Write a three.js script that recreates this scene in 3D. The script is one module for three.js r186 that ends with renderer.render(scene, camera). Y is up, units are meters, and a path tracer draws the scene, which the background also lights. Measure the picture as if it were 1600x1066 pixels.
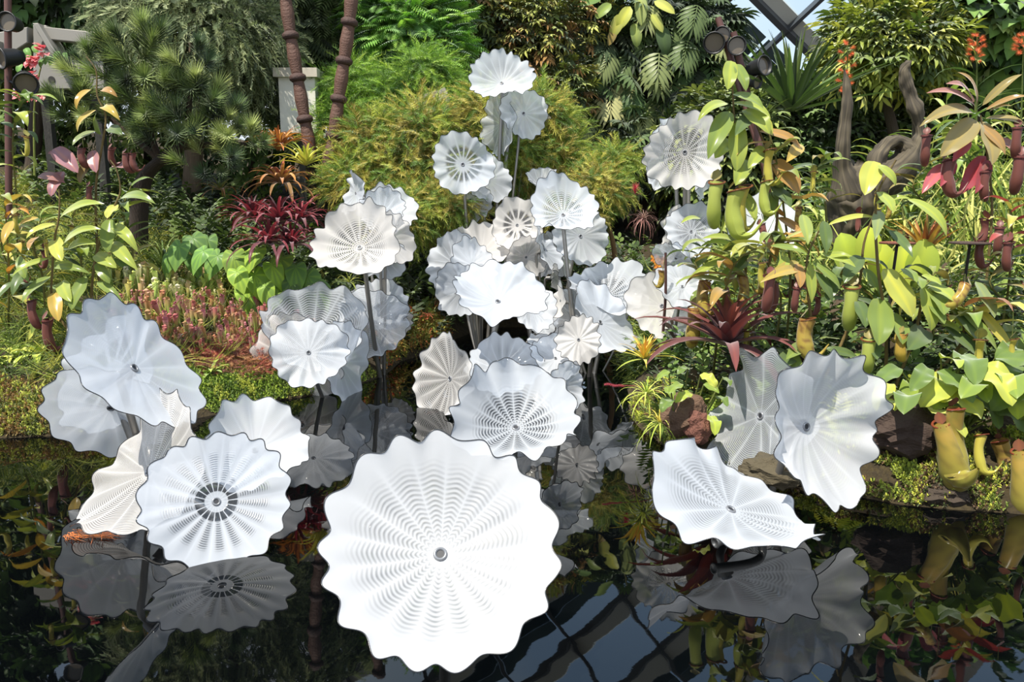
import * as THREE from 'three';
import { mergeGeometries } from 'three/addons/utils/BufferGeometryUtils.js';
import { createNoise3D } from 'simplex-noise';

// ---------------------------------------------------------------- camera, sky, sun, exposure
const scene = new THREE.Scene();
const FOCAL = 1250, EYE = 1.8, PITCH = Math.atan(220 / FOCAL);
const camera = new THREE.PerspectiveCamera(2 * Math.atan(533 / FOCAL) * 180 / Math.PI, 1600 / 1066, 0.05, 200);
camera.position.set(0, EYE, 0);
camera.rotation.set(-PITCH, 0, 0);
camera.updateMatrixWorld(true);

const renderer = new THREE.WebGLRenderer({ antialias: true });
renderer.toneMapping = THREE.LinearToneMapping;
renderer.toneMappingExposure = 0.92;
renderer.shadowMap.enabled = true;
renderer.shadowMap.type = THREE.PCFSoftShadowMap;

const SUN_DIR = new THREE.Vector3(-0.3, 0.92, 0.36).normalize();
const sun = new THREE.DirectionalLight(new THREE.Color(1.0, 0.94, 0.83), 9.0);
sun.name = 'sun';
sun.position.copy(SUN_DIR).multiplyScalar(40).add(new THREE.Vector3(0, 0, -8));
sun.target.position.set(0, 0, -8);
sun.castShadow = true;
sun.shadow.mapSize.set(4096, 4096);
Object.assign(sun.shadow.camera, { left: -16, right: 16, top: 16, bottom: -16, near: 1, far: 90 });
sun.shadow.radius = 1.2;
scene.add(sun, sun.target);

{ // hazy tropical sky: white near the horizon, soft blue above, thin cloud everywhere alike
  const n3 = createNoise3D(rngOf(11)), W = 512, H = 256, data = new Float32Array(W * H * 4);
  for (let j = 0; j < H; j++) for (let i = 0; i < W; i++) {
    const el = ((j + 0.5) / H - 0.5) * Math.PI, az = (i + 0.5) / W * 2 * Math.PI, c = Math.cos(el);
    const x = c * Math.cos(az), y = Math.sin(el), z = c * Math.sin(az), o = (j * W + i) * 4;
    const up = Math.max(0, y), g = Math.pow(1 - up, 2.2);
    const s = 1 / (up + 0.35);
    let cl = 0.5 + 0.5 * (0.6 * n3(x * s * 1.1, 2, z * s * 1.1) + 0.3 * n3(x * s * 2.6, 5, z * s * 2.6) + 0.15 * n3(x * s * 6, 9, z * s * 6));
    cl = THREE.MathUtils.smoothstep(cl, 0.35, 0.85) * 0.75;
    const base = [0.42 + 0.50 * g, 0.62 + 0.36 * g, 0.92 + 0.14 * g], white = [1.12, 1.14, 1.16];
    for (let k = 0; k < 3; k++) data[o + k] = (base[k] + (white[k] - base[k]) * cl) * 1.3;
    data[o + 3] = 1;
  }
  const t = new THREE.DataTexture(data, W, H, THREE.RGBAFormat, THREE.FloatType);
  t.mapping = THREE.EquirectangularReflectionMapping; t.magFilter = THREE.LinearFilter; t.minFilter = THREE.LinearFilter; t.needsUpdate = true;
  scene.background = t; scene.environment = t;
}

// ---------------------------------------------------------------- helpers
function rngOf(seed) { let s = seed | 0; return () => { s = (s + 0x6d2b79f5) | 0; let t = Math.imul(s ^ (s >>> 15), 1 | s); t = (t + Math.imul(t ^ (t >>> 7), 61 | t)) ^ t; return ((t ^ (t >>> 14)) >>> 0) / 4294967296; }; }
const V = (x, y, z) => new THREE.Vector3(x, y, z);
const lerp = THREE.MathUtils.lerp, clamp = THREE.MathUtils.clamp, sstep = THREE.MathUtils.smoothstep;
const noise = createNoise3D(rngOf(5));
const CR = V(1, 0, 0), CU = V(0, Math.cos(PITCH), -Math.sin(PITCH)), CF = V(0, -Math.sin(PITCH), -Math.cos(PITCH));
// a point at forward distance d on the sight line of a spot in the photograph; reach = metres per focal length there
function at(px, py, d) {
  const r = CF.clone().addScaledVector(CR, (px - 800) / FOCAL).addScaledVector(CU, (533 - py) / FOCAL);
  return r.multiplyScalar(d / -r.z).add(V(0, EYE, 0));
}
const metres = (pix, d) => pix * d / FOCAL / Math.cos(PITCH);
const counts = new Map();
function numbered(name) { const n = counts.get(name) || 0; counts.set(name, n + 1); return n ? name + '_' + String(n).padStart(3, '0') : name; }
function shade(o) { o.castShadow = true; o.receiveShadow = true; return o; }
function thing(name, label, category, pos, group, kind) {
  const o = new THREE.Group(); o.name = numbered(name); scene.add(o);
  if (pos) o.position.copy(pos);
  o.userData = { label, category };
  if (group) o.userData.group = group;
  if (kind) o.userData.kind = kind;
  return o;
}
function mesh(name, geo, mat, parent, label) {
  const m = shade(new THREE.Mesh(geo, mat));
  m.name = parent ? name : numbered(name);
  (parent || scene).add(m);
  if (label) m.userData.label = label;
  return m;
}
function instanced(name, geo, mat, mats, parent, colors, label) {
  const m = shade(new THREE.InstancedMesh(geo, mat, mats.length));
  m.name = name; mats.forEach((x, i) => m.setMatrixAt(i, x));
  if (colors) colors.forEach((c, i) => m.setColorAt(i, c));
  m.userData.kind = 'stuff';
  if (label) m.userData.label = label;
  parent.add(m);
  return m;
}
function frameOf(dir, hint) { // quaternion whose +Z is dir and whose +Y is as near hint as can be
  const z = dir.clone().normalize(), x = (hint || V(0, 1, 0)).clone().cross(z);
  if (x.lengthSq() < 1e-6) x.set(1, 0, 0);
  x.normalize();
  return new THREE.Quaternion().setFromRotationMatrix(new THREE.Matrix4().makeBasis(x, z.clone().cross(x), z));
}
function put(m, pos, q, s) { m.position.copy(pos); if (q) m.quaternion.copy(q); if (s !== undefined) typeof s === 'number' ? m.scale.setScalar(s) : m.scale.copy(s); return m; }
const mat4 = (pos, q, s) => new THREE.Matrix4().compose(pos, q, typeof s === 'number' ? V(s, s, s) : s);
// tube along points with a radius per point
function tube(pts, radii, sides = 7, seg = 0, cap = true) {
  const curve = new THREE.CatmullRomCurve3(pts, false, 'centripetal'), n = seg || (pts.length - 1) * 4, fr = curve.computeFrenetFrames(n, false);
  const pos = [], idx = [], uv = [];
  for (let i = 0; i <= n; i++) {
    const t = i / n, p = curve.getPoint(t), f = t * (radii.length - 1), k = Math.min(radii.length - 2, Math.floor(f));
    const r = radii.length === 1 ? radii[0] : lerp(radii[k], radii[k + 1], f - k);
    for (let j = 0; j <= sides; j++) {
      const a = j / sides * Math.PI * 2;
      const q = p.clone().addScaledVector(fr.normals[i], Math.cos(a) * r).addScaledVector(fr.binormals[i], Math.sin(a) * r);
      pos.push(q.x, q.y, q.z); uv.push(j / sides, t);
    }
  }
  for (let i = 0; i < n; i++) for (let j = 0; j < sides; j++) { const a = i * (sides + 1) + j, b = a + sides + 1; idx.push(a, b, a + 1, b, b + 1, a + 1); }
  if (cap) for (const i of [0, n]) { const c = pos.length / 3, p = curve.getPoint(i / n); pos.push(p.x, p.y, p.z); uv.push(0.5, 0.5); for (let j = 0; j < sides; j++) { const a = i * (sides + 1) + j; i ? idx.push(a, a + 1, c) : idx.push(a + 1, a, c); } }
  return finish(pos, idx, uv);
}
function finish(pos, idx, uv, col) {
  const g = new THREE.BufferGeometry();
  g.setAttribute('position', new THREE.Float32BufferAttribute(pos, 3));
  if (uv) g.setAttribute('uv', new THREE.Float32BufferAttribute(uv, 2));
  if (col) g.setAttribute('color', new THREE.Float32BufferAttribute(col, 3));
  g.setIndex(idx); g.computeVertexNormals();
  return g;
}
const hex = (h) => new THREE.Color(h);
// ---------------------------------------------------------------- textures
function dataTex(w, h, f, srgb) {
  const d = new Uint8Array(w * h * 4);
  for (let j = 0; j < h; j++) for (let i = 0; i < w; i++) { const c = f((i + 0.5) / w, (j + 0.5) / h), o = (j * w + i) * 4; for (let k = 0; k < 3; k++) d[o + k] = clamp(Math.round(255 * (Array.isArray(c) ? c[k] : c)), 0, 255); d[o + 3] = 255; }
  const t = new THREE.DataTexture(d, w, h); t.wrapS = t.wrapT = THREE.RepeatWrapping; t.magFilter = THREE.LinearFilter; t.minFilter = THREE.LinearMipmapLinearFilter; t.generateMipmaps = true;
  if (srgb) t.colorSpace = THREE.SRGBColorSpace;
  t.needsUpdate = true; return t;
}
const tau = Math.PI * 2;
const torus = (u, v, f, s) => noise(Math.cos(u * tau) * f + s, Math.sin(u * tau) * f, Math.cos(v * tau) * f + 7 * s) * 0.5 + noise(Math.sin(v * tau) * f + s, Math.cos(u * tau) * f + 3, Math.sin(v * tau + 1) * f) * 0.5;
const grainTex = dataTex(256, 256, (u, v) => 0.5 + 0.3 * torus(u, v, 3, 1) + 0.25 * torus(u, v, 9, 2));
const waterTex = dataTex(512, 512, (u, v) => 0.5 + 0.34 * torus(u, v, 0.9, 4) + 0.12 * torus(u, v, 2.2, 6));

// ---------------------------------------------------------------- the pond and its banks
const POND = [[-9, -1], [9, -1], [9, 4.2], [6, 4.2], [3.4, 4.32], [2.4, 4.5], [1.7, 4.95], [1.15, 5.5], [0.98, 6.4], [1.1, 7.6], [1.5, 8.6], [1.45, 10.2], [0.6, 11.4], [-0.4, 11.3], [-0.75, 10.3], [-0.85, 9.6], [-1.25, 8.9], [-1.3, 8.2], [-1.6, 7.5], [-2.2, 7.0], [-2.6, 6.5], [-3.2, 6.0], [-4.5, 5.85], [-9, 5.9]];
function bankDistance(x, d) { // metres outside the pond's edge, negative over the water
  let best = 1e9, inside = false;
  for (let i = 0, j = POND.length - 1; i < POND.length; j = i++) {
    const [ax, ay] = POND[j], [bx, by] = POND[i];
    const t = clamp(((x - ax) * (bx - ax) + (d - ay) * (by - ay)) / ((bx - ax) ** 2 + (by - ay) ** 2), 0, 1);
    best = Math.min(best, Math.hypot(x - ax - t * (bx - ax), d - ay - t * (by - ay)));
    if ((ay > d) !== (by > d) && x < (bx - ax) * (d - ay) / (by - ay) + ax) inside = !inside;
  }
  return inside ? -best : best;
}
function groundAt(x, d) {
  const b = bankDistance(x, d), n = 0.09 * noise(x * 0.9, d * 0.9, 1) + 0.035 * noise(x * 3.1, d * 3.1, 2);
  if (b < 0) return Math.max(-0.55, b * 0.9 - 0.02);
  const side = x < 0 ? 0.33 : 0.27;
  return 0.12 * sstep(b, 0, 0.22) + side * Math.min(b, 4.5) + 0.22 * Math.max(0, Math.min(b - 4.5, 8)) + n * sstep(b, 0.1, 1);
}
{
  const nx = 170, nd = 170, pos = [], idx = [], uv = [];
  for (let j = 0; j <= nd; j++) for (let i = 0; i <= nx; i++) {
    const x = -22 + 44 * i / nx, d = -3 + 33 * j / nd;
    pos.push(x, groundAt(x, d), -d); uv.push(x, d);
  }
  for (let j = 0; j < nd; j++) for (let i = 0; i < nx; i++) { const a = j * (nx + 1) + i; idx.push(a, a + 1, a + nx + 1, a + 1, a + nx + 2, a + nx + 1); }
  const soil = dataTex(512, 512, (u, v) => { const k = 0.5 + 0.5 * torus(u, v, 4, 3) + 0.3 * torus(u, v, 14, 8); return [0.14 + 0.10 * k, 0.11 + 0.09 * k, 0.06 + 0.04 * k]; }, true);
  const g = mesh('ground', finish(pos, idx, uv), new THREE.MeshStandardMaterial({ map: soil, bumpMap: grainTex, bumpScale: 0.02, roughness: 1 }));
  g.userData = { label: 'dark planted soil banks sloping up behind the pond', category: 'ground', kind: 'structure' };
  const wg = new THREE.PlaneGeometry(19, 13.5); wg.rotateX(-Math.PI / 2); wg.translate(0, 0, -5.7);
  const wt = waterTex.clone(); wt.repeat.set(7, 5); wt.needsUpdate = true;
  const w = mesh('pond_water', wg, new THREE.MeshPhysicalMaterial({ color: 0x030405, roughness: 0.015, ior: 1.55, bumpMap: wt, bumpScale: 0.0015, specularIntensity: 1 }));
  w.userData = { label: 'still black pond water mirroring the glass flowers', category: 'water', kind: 'structure' };
}

// ---------------------------------------------------------------- the glazed shell far behind
{
  const shell = thing('wall_back', 'far sloping glasshouse shell of pale steel beams and glass panes', 'glass wall', null, null, 'structure');
  const c = V(2.6, 11.6, -19.8), N = V(-0.12, -0.68, 0.72).normalize();
  const view = c.clone().sub(camera.position).normalize(), right = V(1, 0, 0), up = right.clone().cross(view);
  const inPlane = (sx, sy) => { const s = right.clone().multiplyScalar(sx).addScaledVector(up, sy); return s.addScaledVector(view, -s.dot(N) / view.dot(N)).normalize(); };
  const b = inPlane(1, -0.82), p = inPlane(0.72, 1);
  const basis = new THREE.Matrix4().makeBasis(b, N.clone().cross(b), N);
  const white = new THREE.MeshStandardMaterial({ color: 0xd9d6cb, roughness: 0.5, metalness: 0.1 });
  const dark = new THREE.MeshStandardMaterial({ color: 0x5c5d5f, roughness: 0.5, metalness: 0.3 });
  const glass = new THREE.MeshPhysicalMaterial({ color: 0xd6e6f0, transmission: 1, roughness: 0.02, ior: 1.45, thickness: 0 });
  const blind = new THREE.MeshStandardMaterial({ color: 0x3c4442, roughness: 0.9 });
  const blind2 = new THREE.MeshStandardMaterial({ color: 0x6b726e, roughness: 0.9 });
  const SB = 1.75, SP = 1.95, inZone = (q) => q.z < -13.5 && q.y > -1 && q.x > -7 && q.x < 17 && q.z > -34;
  const pos = (i, j) => c.clone().addScaledVector(p, i * SB).addScaledVector(b, j * SP);
  const bar = (a, z, w, h, m, name, lift) => {
    const dir = z.clone().sub(a), g = new THREE.BoxGeometry(w, h, dir.length() + w * 0.4);
    put(mesh(name, g, m, shell), a.clone().add(z).multiplyScalar(0.5).addScaledVector(N, lift), frameOf(dir, N));
  };
  const quad = (a0, a1, a2, a3, m, name, lift) => {
    const pts = [a0, a1, a2, a3], ps = [], ix = [];
    for (const l of [lift, lift - 0.02]) for (const q of pts) { const v = q.clone().addScaledVector(N, l); ps.push(v.x, v.y, v.z); }
    ix.push(0, 1, 2, 0, 2, 3);
    if (m !== glass) { ix.push(4, 6, 5, 4, 7, 6); for (let k = 0; k < 4; k++) { const n = (k + 1) % 4; ix.push(k, k + 4, n, n, k + 4, n + 4); } }
    mesh(name, finish(m === glass ? ps.slice(0, 12) : ps, ix), m, shell);
  };
  for (let i = -11; i <= 11; i++) for (let j = -13; j <= 13; j++) {
    const o = pos(i, j), q = pos(i, j + 1), r = pos(i + 1, j), s = pos(i + 1, j + 1);
    if (inZone(o) && inZone(q)) { bar(o, q, 0.16, 0.34, dark, 'beam', 0.1); bar(o.clone().addScaledVector(p, 0.27), q.clone().addScaledVector(p, 0.27), 0.36, 0.1, white, 'flange', -0.02); }
    if (inZone(o) && inZone(r)) bar(o, r, 0.1, 0.22, dark, 'purlin', 0.12);
    if (inZone(o) && inZone(q) && inZone(r) && inZone(s)) {
      quad(o, q, s, r, glass, 'pane', -0.12);
      if ((i + 20) % 2 === 0) { // rolled shading cloth behind every other bay
        const m = (k, e) => pos(i + k, j + e);
        quad(m(0.1, 0.03), m(0.1, 0.97), m(0.42, 0.97), m(0.42, 0.03), blind, 'shading_cloth', -0.3);
        quad(m(0.42, 0.03), m(0.42, 0.97), m(0.62, 0.97), m(0.62, 0.03), blind2, 'shading_cloth', -0.34);
      }
    }
  }
}
// ---------------------------------------------------------------- the white glass flowers
// blown white glass: where the white threads lie thin the sheet is clear. Each pattern is one flute wide (u) and runs from hub to rim (v).
function glassPattern(f) {
  // f(u, v) -> clearness 0 (milk white) .. 1 (clear); a fine white ray runs out along every ridge
  const f0 = f; f = (u, v) => f0(u, v) * (1 - 0.8 * Math.exp(-Math.pow(Math.min(u, 1 - u) / 0.05, 2))) + 0.1 * (1 - Math.exp(-Math.pow(Math.min(u, 1 - u) / 0.12, 2))) * band(v, 0.05, 0.85, 0.15);
  const trans = dataTex(64, 1024, (u, v) => { const k = clamp(f(u, v), 0, 1); return lerp(0.56, 0.97, k); });
  const rough = dataTex(64, 1024, (u, v) => { const k = clamp(f(u, v), 0, 1); return lerp(0.84, 0.08, k); });
  for (const t of [trans, rough]) t.wrapT = THREE.ClampToEdgeWrapping;
  return { trans, rough };
}
const chev = (u) => Math.abs(2 * u - 1);
const band = (v, a, b, s) => sstep(v, a - s, a + s) * (1 - sstep(v, b - s, b + s));
const ringsAt = (u, v, n, c, sharp) => { const r = 0.5 + 0.5 * Math.cos(tau * (v * n + c * Math.cos(u * tau))); return Math.pow(r, sharp); };
const PAT = {
  plain: glassPattern((u, v) => 0.03 + 0.05 * ringsAt(u, v, 34, 0.25, 2) * band(v, 0.12, 0.8, 0.1)),
  front: glassPattern((u, v) => 0.46 * ringsAt(u, v, 24, 0.3, 1.2) * band(v, 0.12, 0.72, 0.14) * (0.5 + 0.5 * (1 - chev(u))) + 0.25 * band(v, 0.0, 0.06, 0.02)),
  rings: glassPattern((u, v) => 1.1 * ringsAt(u, v, 21, 0.22, 0.9) * band(v, 0.1, 0.6, 0.14) * (0.25 + 0.75 * Math.pow(1 - chev(u), 0.7)) + 0.03),
  fine: glassPattern((u, v) => 0.6 * ringsAt(u, v, 38, 0.2, 1.3) * band(v, 0.1, 0.97, 0.05) + 0.05),
  scaled: glassPattern((u, v) => 0.9 * Math.pow(ringsAt(u, v, 24, 0.42, 1.1), 0.9) * band(v, 0.06, 0.9, 0.06) * (0.45 + 0.55 * (1 - chev(u)))),
  windows: glassPattern((u, v) => (0.85 * band(v, 0.26, 0.58, 0.07) * sstep(1 - chev(u), 0.18, 0.5)) * (0.72 + 0.28 * ringsAt(u, v, 40, 0.1, 1.5)) + 0.06),
  centre: glassPattern((u, v) => 0.95 * band(v, 0.16, 0.29, 0.012) * sstep(1 - chev(u), 0.12, 0.3) + 0.62 * band(v, 0.3, 0.72, 0.06) * sstep(1 - chev(u), 0.25, 0.75) * ringsAt(u, v, 30, 0.12, 0.8) + 0.08),
  veil: glassPattern((u, v) => 0.28 * band(v, 0.08, 0.7, 0.15) * (0.5 + 0.5 * ringsAt(u, v, 40, 0.2, 1.2)) + 0.05),
};
const glassMats = new Map(), TINT = [0xe4e8ee, 0xdbe1ea, 0xe4e0dc, 0xced3da, 0xe6e8ec];
function glassMat(kind, tint) {
  const key = kind + tint;
  if (!glassMats.has(key)) {
    const p = PAT[kind];
    glassMats.set(key, new THREE.MeshPhysicalMaterial({ color: TINT[tint], transmission: 1, transmissionMap: p.trans, roughness: 1, roughnessMap: p.rough, thickness: 0, ior: 1.5, clearcoat: 0.7, clearcoatRoughness: 0.05, bumpMap: p.trans, bumpScale: 0.005, side: THREE.DoubleSide }));
  }
  return glassMats.get(key);
}
const rimMat = new THREE.MeshPhysicalMaterial({ color: 0x26272a, roughness: 0.25, clearcoat: 0.6 });
const steelMat = new THREE.MeshStandardMaterial({ color: 0x8a8782, metalness: 0.75, roughness: 0.42, bumpMap: grainTex, bumpScale: 0.0006 });
const hubMat = new THREE.MeshPhysicalMaterial({ color: 0x77797d, roughness: 0.25, metalness: 0.3, clearcoat: 0.8 });
const hubDark = new THREE.MeshStandardMaterial({ color: 0x26272b, roughness: 0.5 });
const hubGeo = new THREE.LatheGeometry([[0.010, -0.004], [0.012, 0.006], [0.017, 0.011], [0.022, 0.007], [0.024, -0.002], [0.018, -0.02]].map(([x, y]) => new THREE.Vector2(x, y)), 18).rotateX(Math.PI / 2);
const hubPlug = new THREE.CylinderGeometry(0.0125, 0.0125, 0.01, 14).rotateX(Math.PI / 2);

function discSurface(R, o) {
  const { n = 15, cup = 0.2, cupPow = 1.9, flute = 0.055, scallop = 0.05, folds = [], twist = 0, phase = 0, calm = false } = o;
  const ph = phase, w = (th, rho) => Math.cos(n * (th + 0.05 * Math.sin(2 * th + ph) + 0.035 * Math.sin(5 * th + 2 * ph)) + ph);
  const own = [[2, calm ? 0.04 : 0.085, ph * 1.7], [3, calm ? 0.025 : 0.055, ph * 2.3], ...folds];
  return (rho, th) => {
    const k = w(th + twist * rho, rho) * (0.8 + 0.4 * noise(Math.cos(th) * 2.2 + ph, Math.sin(th) * 2.2, ph)), irregular = 1 + (calm ? 0.02 : 0.055) * Math.sin(3 * th + ph * 3) + (calm ? 0.02 : 0.05) * Math.sin(2 * th + ph * 5);
    const r = R * rho * irregular * (1 + scallop * Math.pow(rho, 7) * k);
    let z = cup * Math.pow(rho, cupPow) + 0.45 * flute * Math.pow(rho, 1.7) * k * (0.75 + 0.25 * Math.sin(2 * th + ph * 2)) - 0.02 * Math.exp(-rho * 22);
    if (!calm) z += 0.16 * Math.pow(rho, 4) * noise(Math.cos(th) * 1.7 + ph, Math.sin(th) * 1.7, ph * 2);
    for (const [m, a, q] of own) z += a * Math.pow(rho, 2) * Math.cos(m * (th - q));
    let rr = r;
    if (folds.length) { let f = 0; for (const [m, a, q] of folds) f += Math.abs(a * Math.cos(m * (th - q))); rr = r * (1 - 0.28 * f * rho * rho); }
    return V(rr * Math.cos(th), rr * Math.sin(th), R * z);
  };
}
function discGeometry(surf, n, na, nr) {
  const pos = [], uv = [], idx = [];
  for (let i = 0; i <= nr; i++) for (let j = 0; j <= na; j++) {
    const rho = Math.pow(i / nr, 0.8), th = j / na * tau, p = surf(Math.max(rho, 0.012), th);
    pos.push(p.x, p.y, p.z); uv.push(j / na * n, rho);
  }
  for (let i = 0; i < nr; i++) for (let j = 0; j < na; j++) { const a = i * (na + 1) + j, b = a + na + 1; idx.push(a, b, a + 1, b, b + 1, a + 1); }
  const g = finish(pos, idx, uv), nn = g.attributes.normal;
  for (let i = 0; i <= nr; i++) { const a = i * (na + 1), b = a + na, v = V(nn.getX(a) + nn.getX(b), nn.getY(a) + nn.getY(b), nn.getZ(a) + nn.getZ(b)).normalize(); nn.setXYZ(a, v.x, v.y, v.z); nn.setXYZ(b, v.x, v.y, v.z); }
  return g;
}
let kindTint = 1;
// where the stems of each cluster gather: [photo column, distance]
const FEET = [[690, 3.1], [800, 5.1], [735, 6.9], [855, 7.7], [925, 8.2], [760, 8.7], [842, 9.5], [596, 8.2], [505, 7.3], [235, 4.95], [352, 4.35], [1215, 4.75], [1085, 8.25], [1190, 8.5], [1045, 7.9], [750, 9.9], [890, 5.9]];
// [label, hub px, hub py, distance, radius px, normal across, normal up, pattern, options, foot {x offset, lean}]
function glassFlower(label, px, py, d, rp, nx, ny, pattern, opt = {}, group) {
  const hub = at(px, py, d), toEye = camera.position.clone().sub(hub).normalize();
  const rx = V(0, 1, 0).cross(toEye).normalize(), ry = toEye.clone().cross(rx);
  { const l = Math.hypot(nx, ny), k = l > 0.01 ? Math.min(0.95, l * 1.28) / l : 1; nx *= k; ny *= k; }
  const nz = Math.sqrt(Math.max(0.04, 1 - nx * nx - ny * ny));
  const N = rx.clone().multiplyScalar(nx).addScaledVector(ry, ny).addScaledVector(toEye, nz * (opt.back ? -1 : 1)).normalize();
  const X = rx.clone().addScaledVector(N, -rx.dot(N)).normalize(), Y = N.clone().cross(X);
  const R = metres(rp, d), own = V(hub.x - N.x * 0.2, 0, hub.z - Math.abs(N.z) * 0.15 - 0.05);
  const near = FEET.map(([fx, fd]) => V((fx - 800) / FOCAL * fd, 0, -fd)).sort((p, q) => p.distanceTo(own) - q.distanceTo(own))[0];
  const base = own.distanceTo(near) < 1.1 ? own.clone().lerp(near, 0.72) : own;
  base.y = groundAt(base.x, -base.z) > 0 ? groundAt(base.x, -base.z) - 0.03 : -0.03;
  const g = thing('glass_flower', label, 'glass flower', base, group || 'white blown glass flowers standing in the pond');
  const head = new THREE.Quaternion().setFromRotationMatrix(new THREE.Matrix4().makeBasis(X, Y, N)), local = hub.clone().sub(base);
  const n = opt.n || 15, surf = discSurface(R, { ...opt, n, phase: opt.phase ?? (px * 0.37 + py * 0.11) % 6.28 });
  const big = rp > 80, na = n * (big ? 14 : 8);
  put(mesh('disc', discGeometry(surf, n, na, big ? 40 : 22), glassMat(pattern, opt.tint ?? (kindTint++ * 7) % 4), g), local, head);
  const rimPts = []; for (let j = 0; j < na; j++) rimPts.push(surf(1, j / na * tau));
  const rimCurve = new THREE.CatmullRomCurve3(rimPts, true);
  put(mesh('rim', new THREE.TubeGeometry(rimCurve, na * 2, opt.rim || 0.0028, 5, true), rimMat, g), local, head);
  const hubPart = put(mesh('hub', hubGeo, hubMat, g), local.clone().addScaledVector(N, 0.004 - 0.02 * R), head, clamp(R / 0.36, 0.6, 1.3));
  mesh('plug', hubPlug, hubDark, hubPart);
  const r = opt.pipe || clamp(R * 0.058, 0.012, 0.023), p0 = local.clone().addScaledVector(N, -0.025), p1 = local.clone().addScaledVector(N, -0.07 - 0.1 * R);
  const drop = Math.max(0.12, local.y * 0.35), p2 = V(lerp(p1.x, 0, 0.12), p1.y - drop * 0.45, lerp(p1.z, 0, 0.12));
  const pts = local.y > 0.16 ? [p0, p1, p2, V(p2.x * 0.45, local.y * 0.3, p2.z * 0.45), V(0, 0, 0)] : [p0, p1, V(p1.x * 0.5, local.y * 0.45, p1.z * 0.5), V(0, 0, 0)];
  mesh('stem', tube(pts, [r], 9, 20), steelMat, g);
  put(mesh('collar', new THREE.CylinderGeometry(r * 1.9, r * 1.6, 0.055, 12).rotateX(Math.PI / 2), steelMat, g), local.clone().addScaledVector(N, -0.05), head);
  return g;
}
const Q0 = (d) => frameOf(d, V(0, 1, 0));
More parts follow.
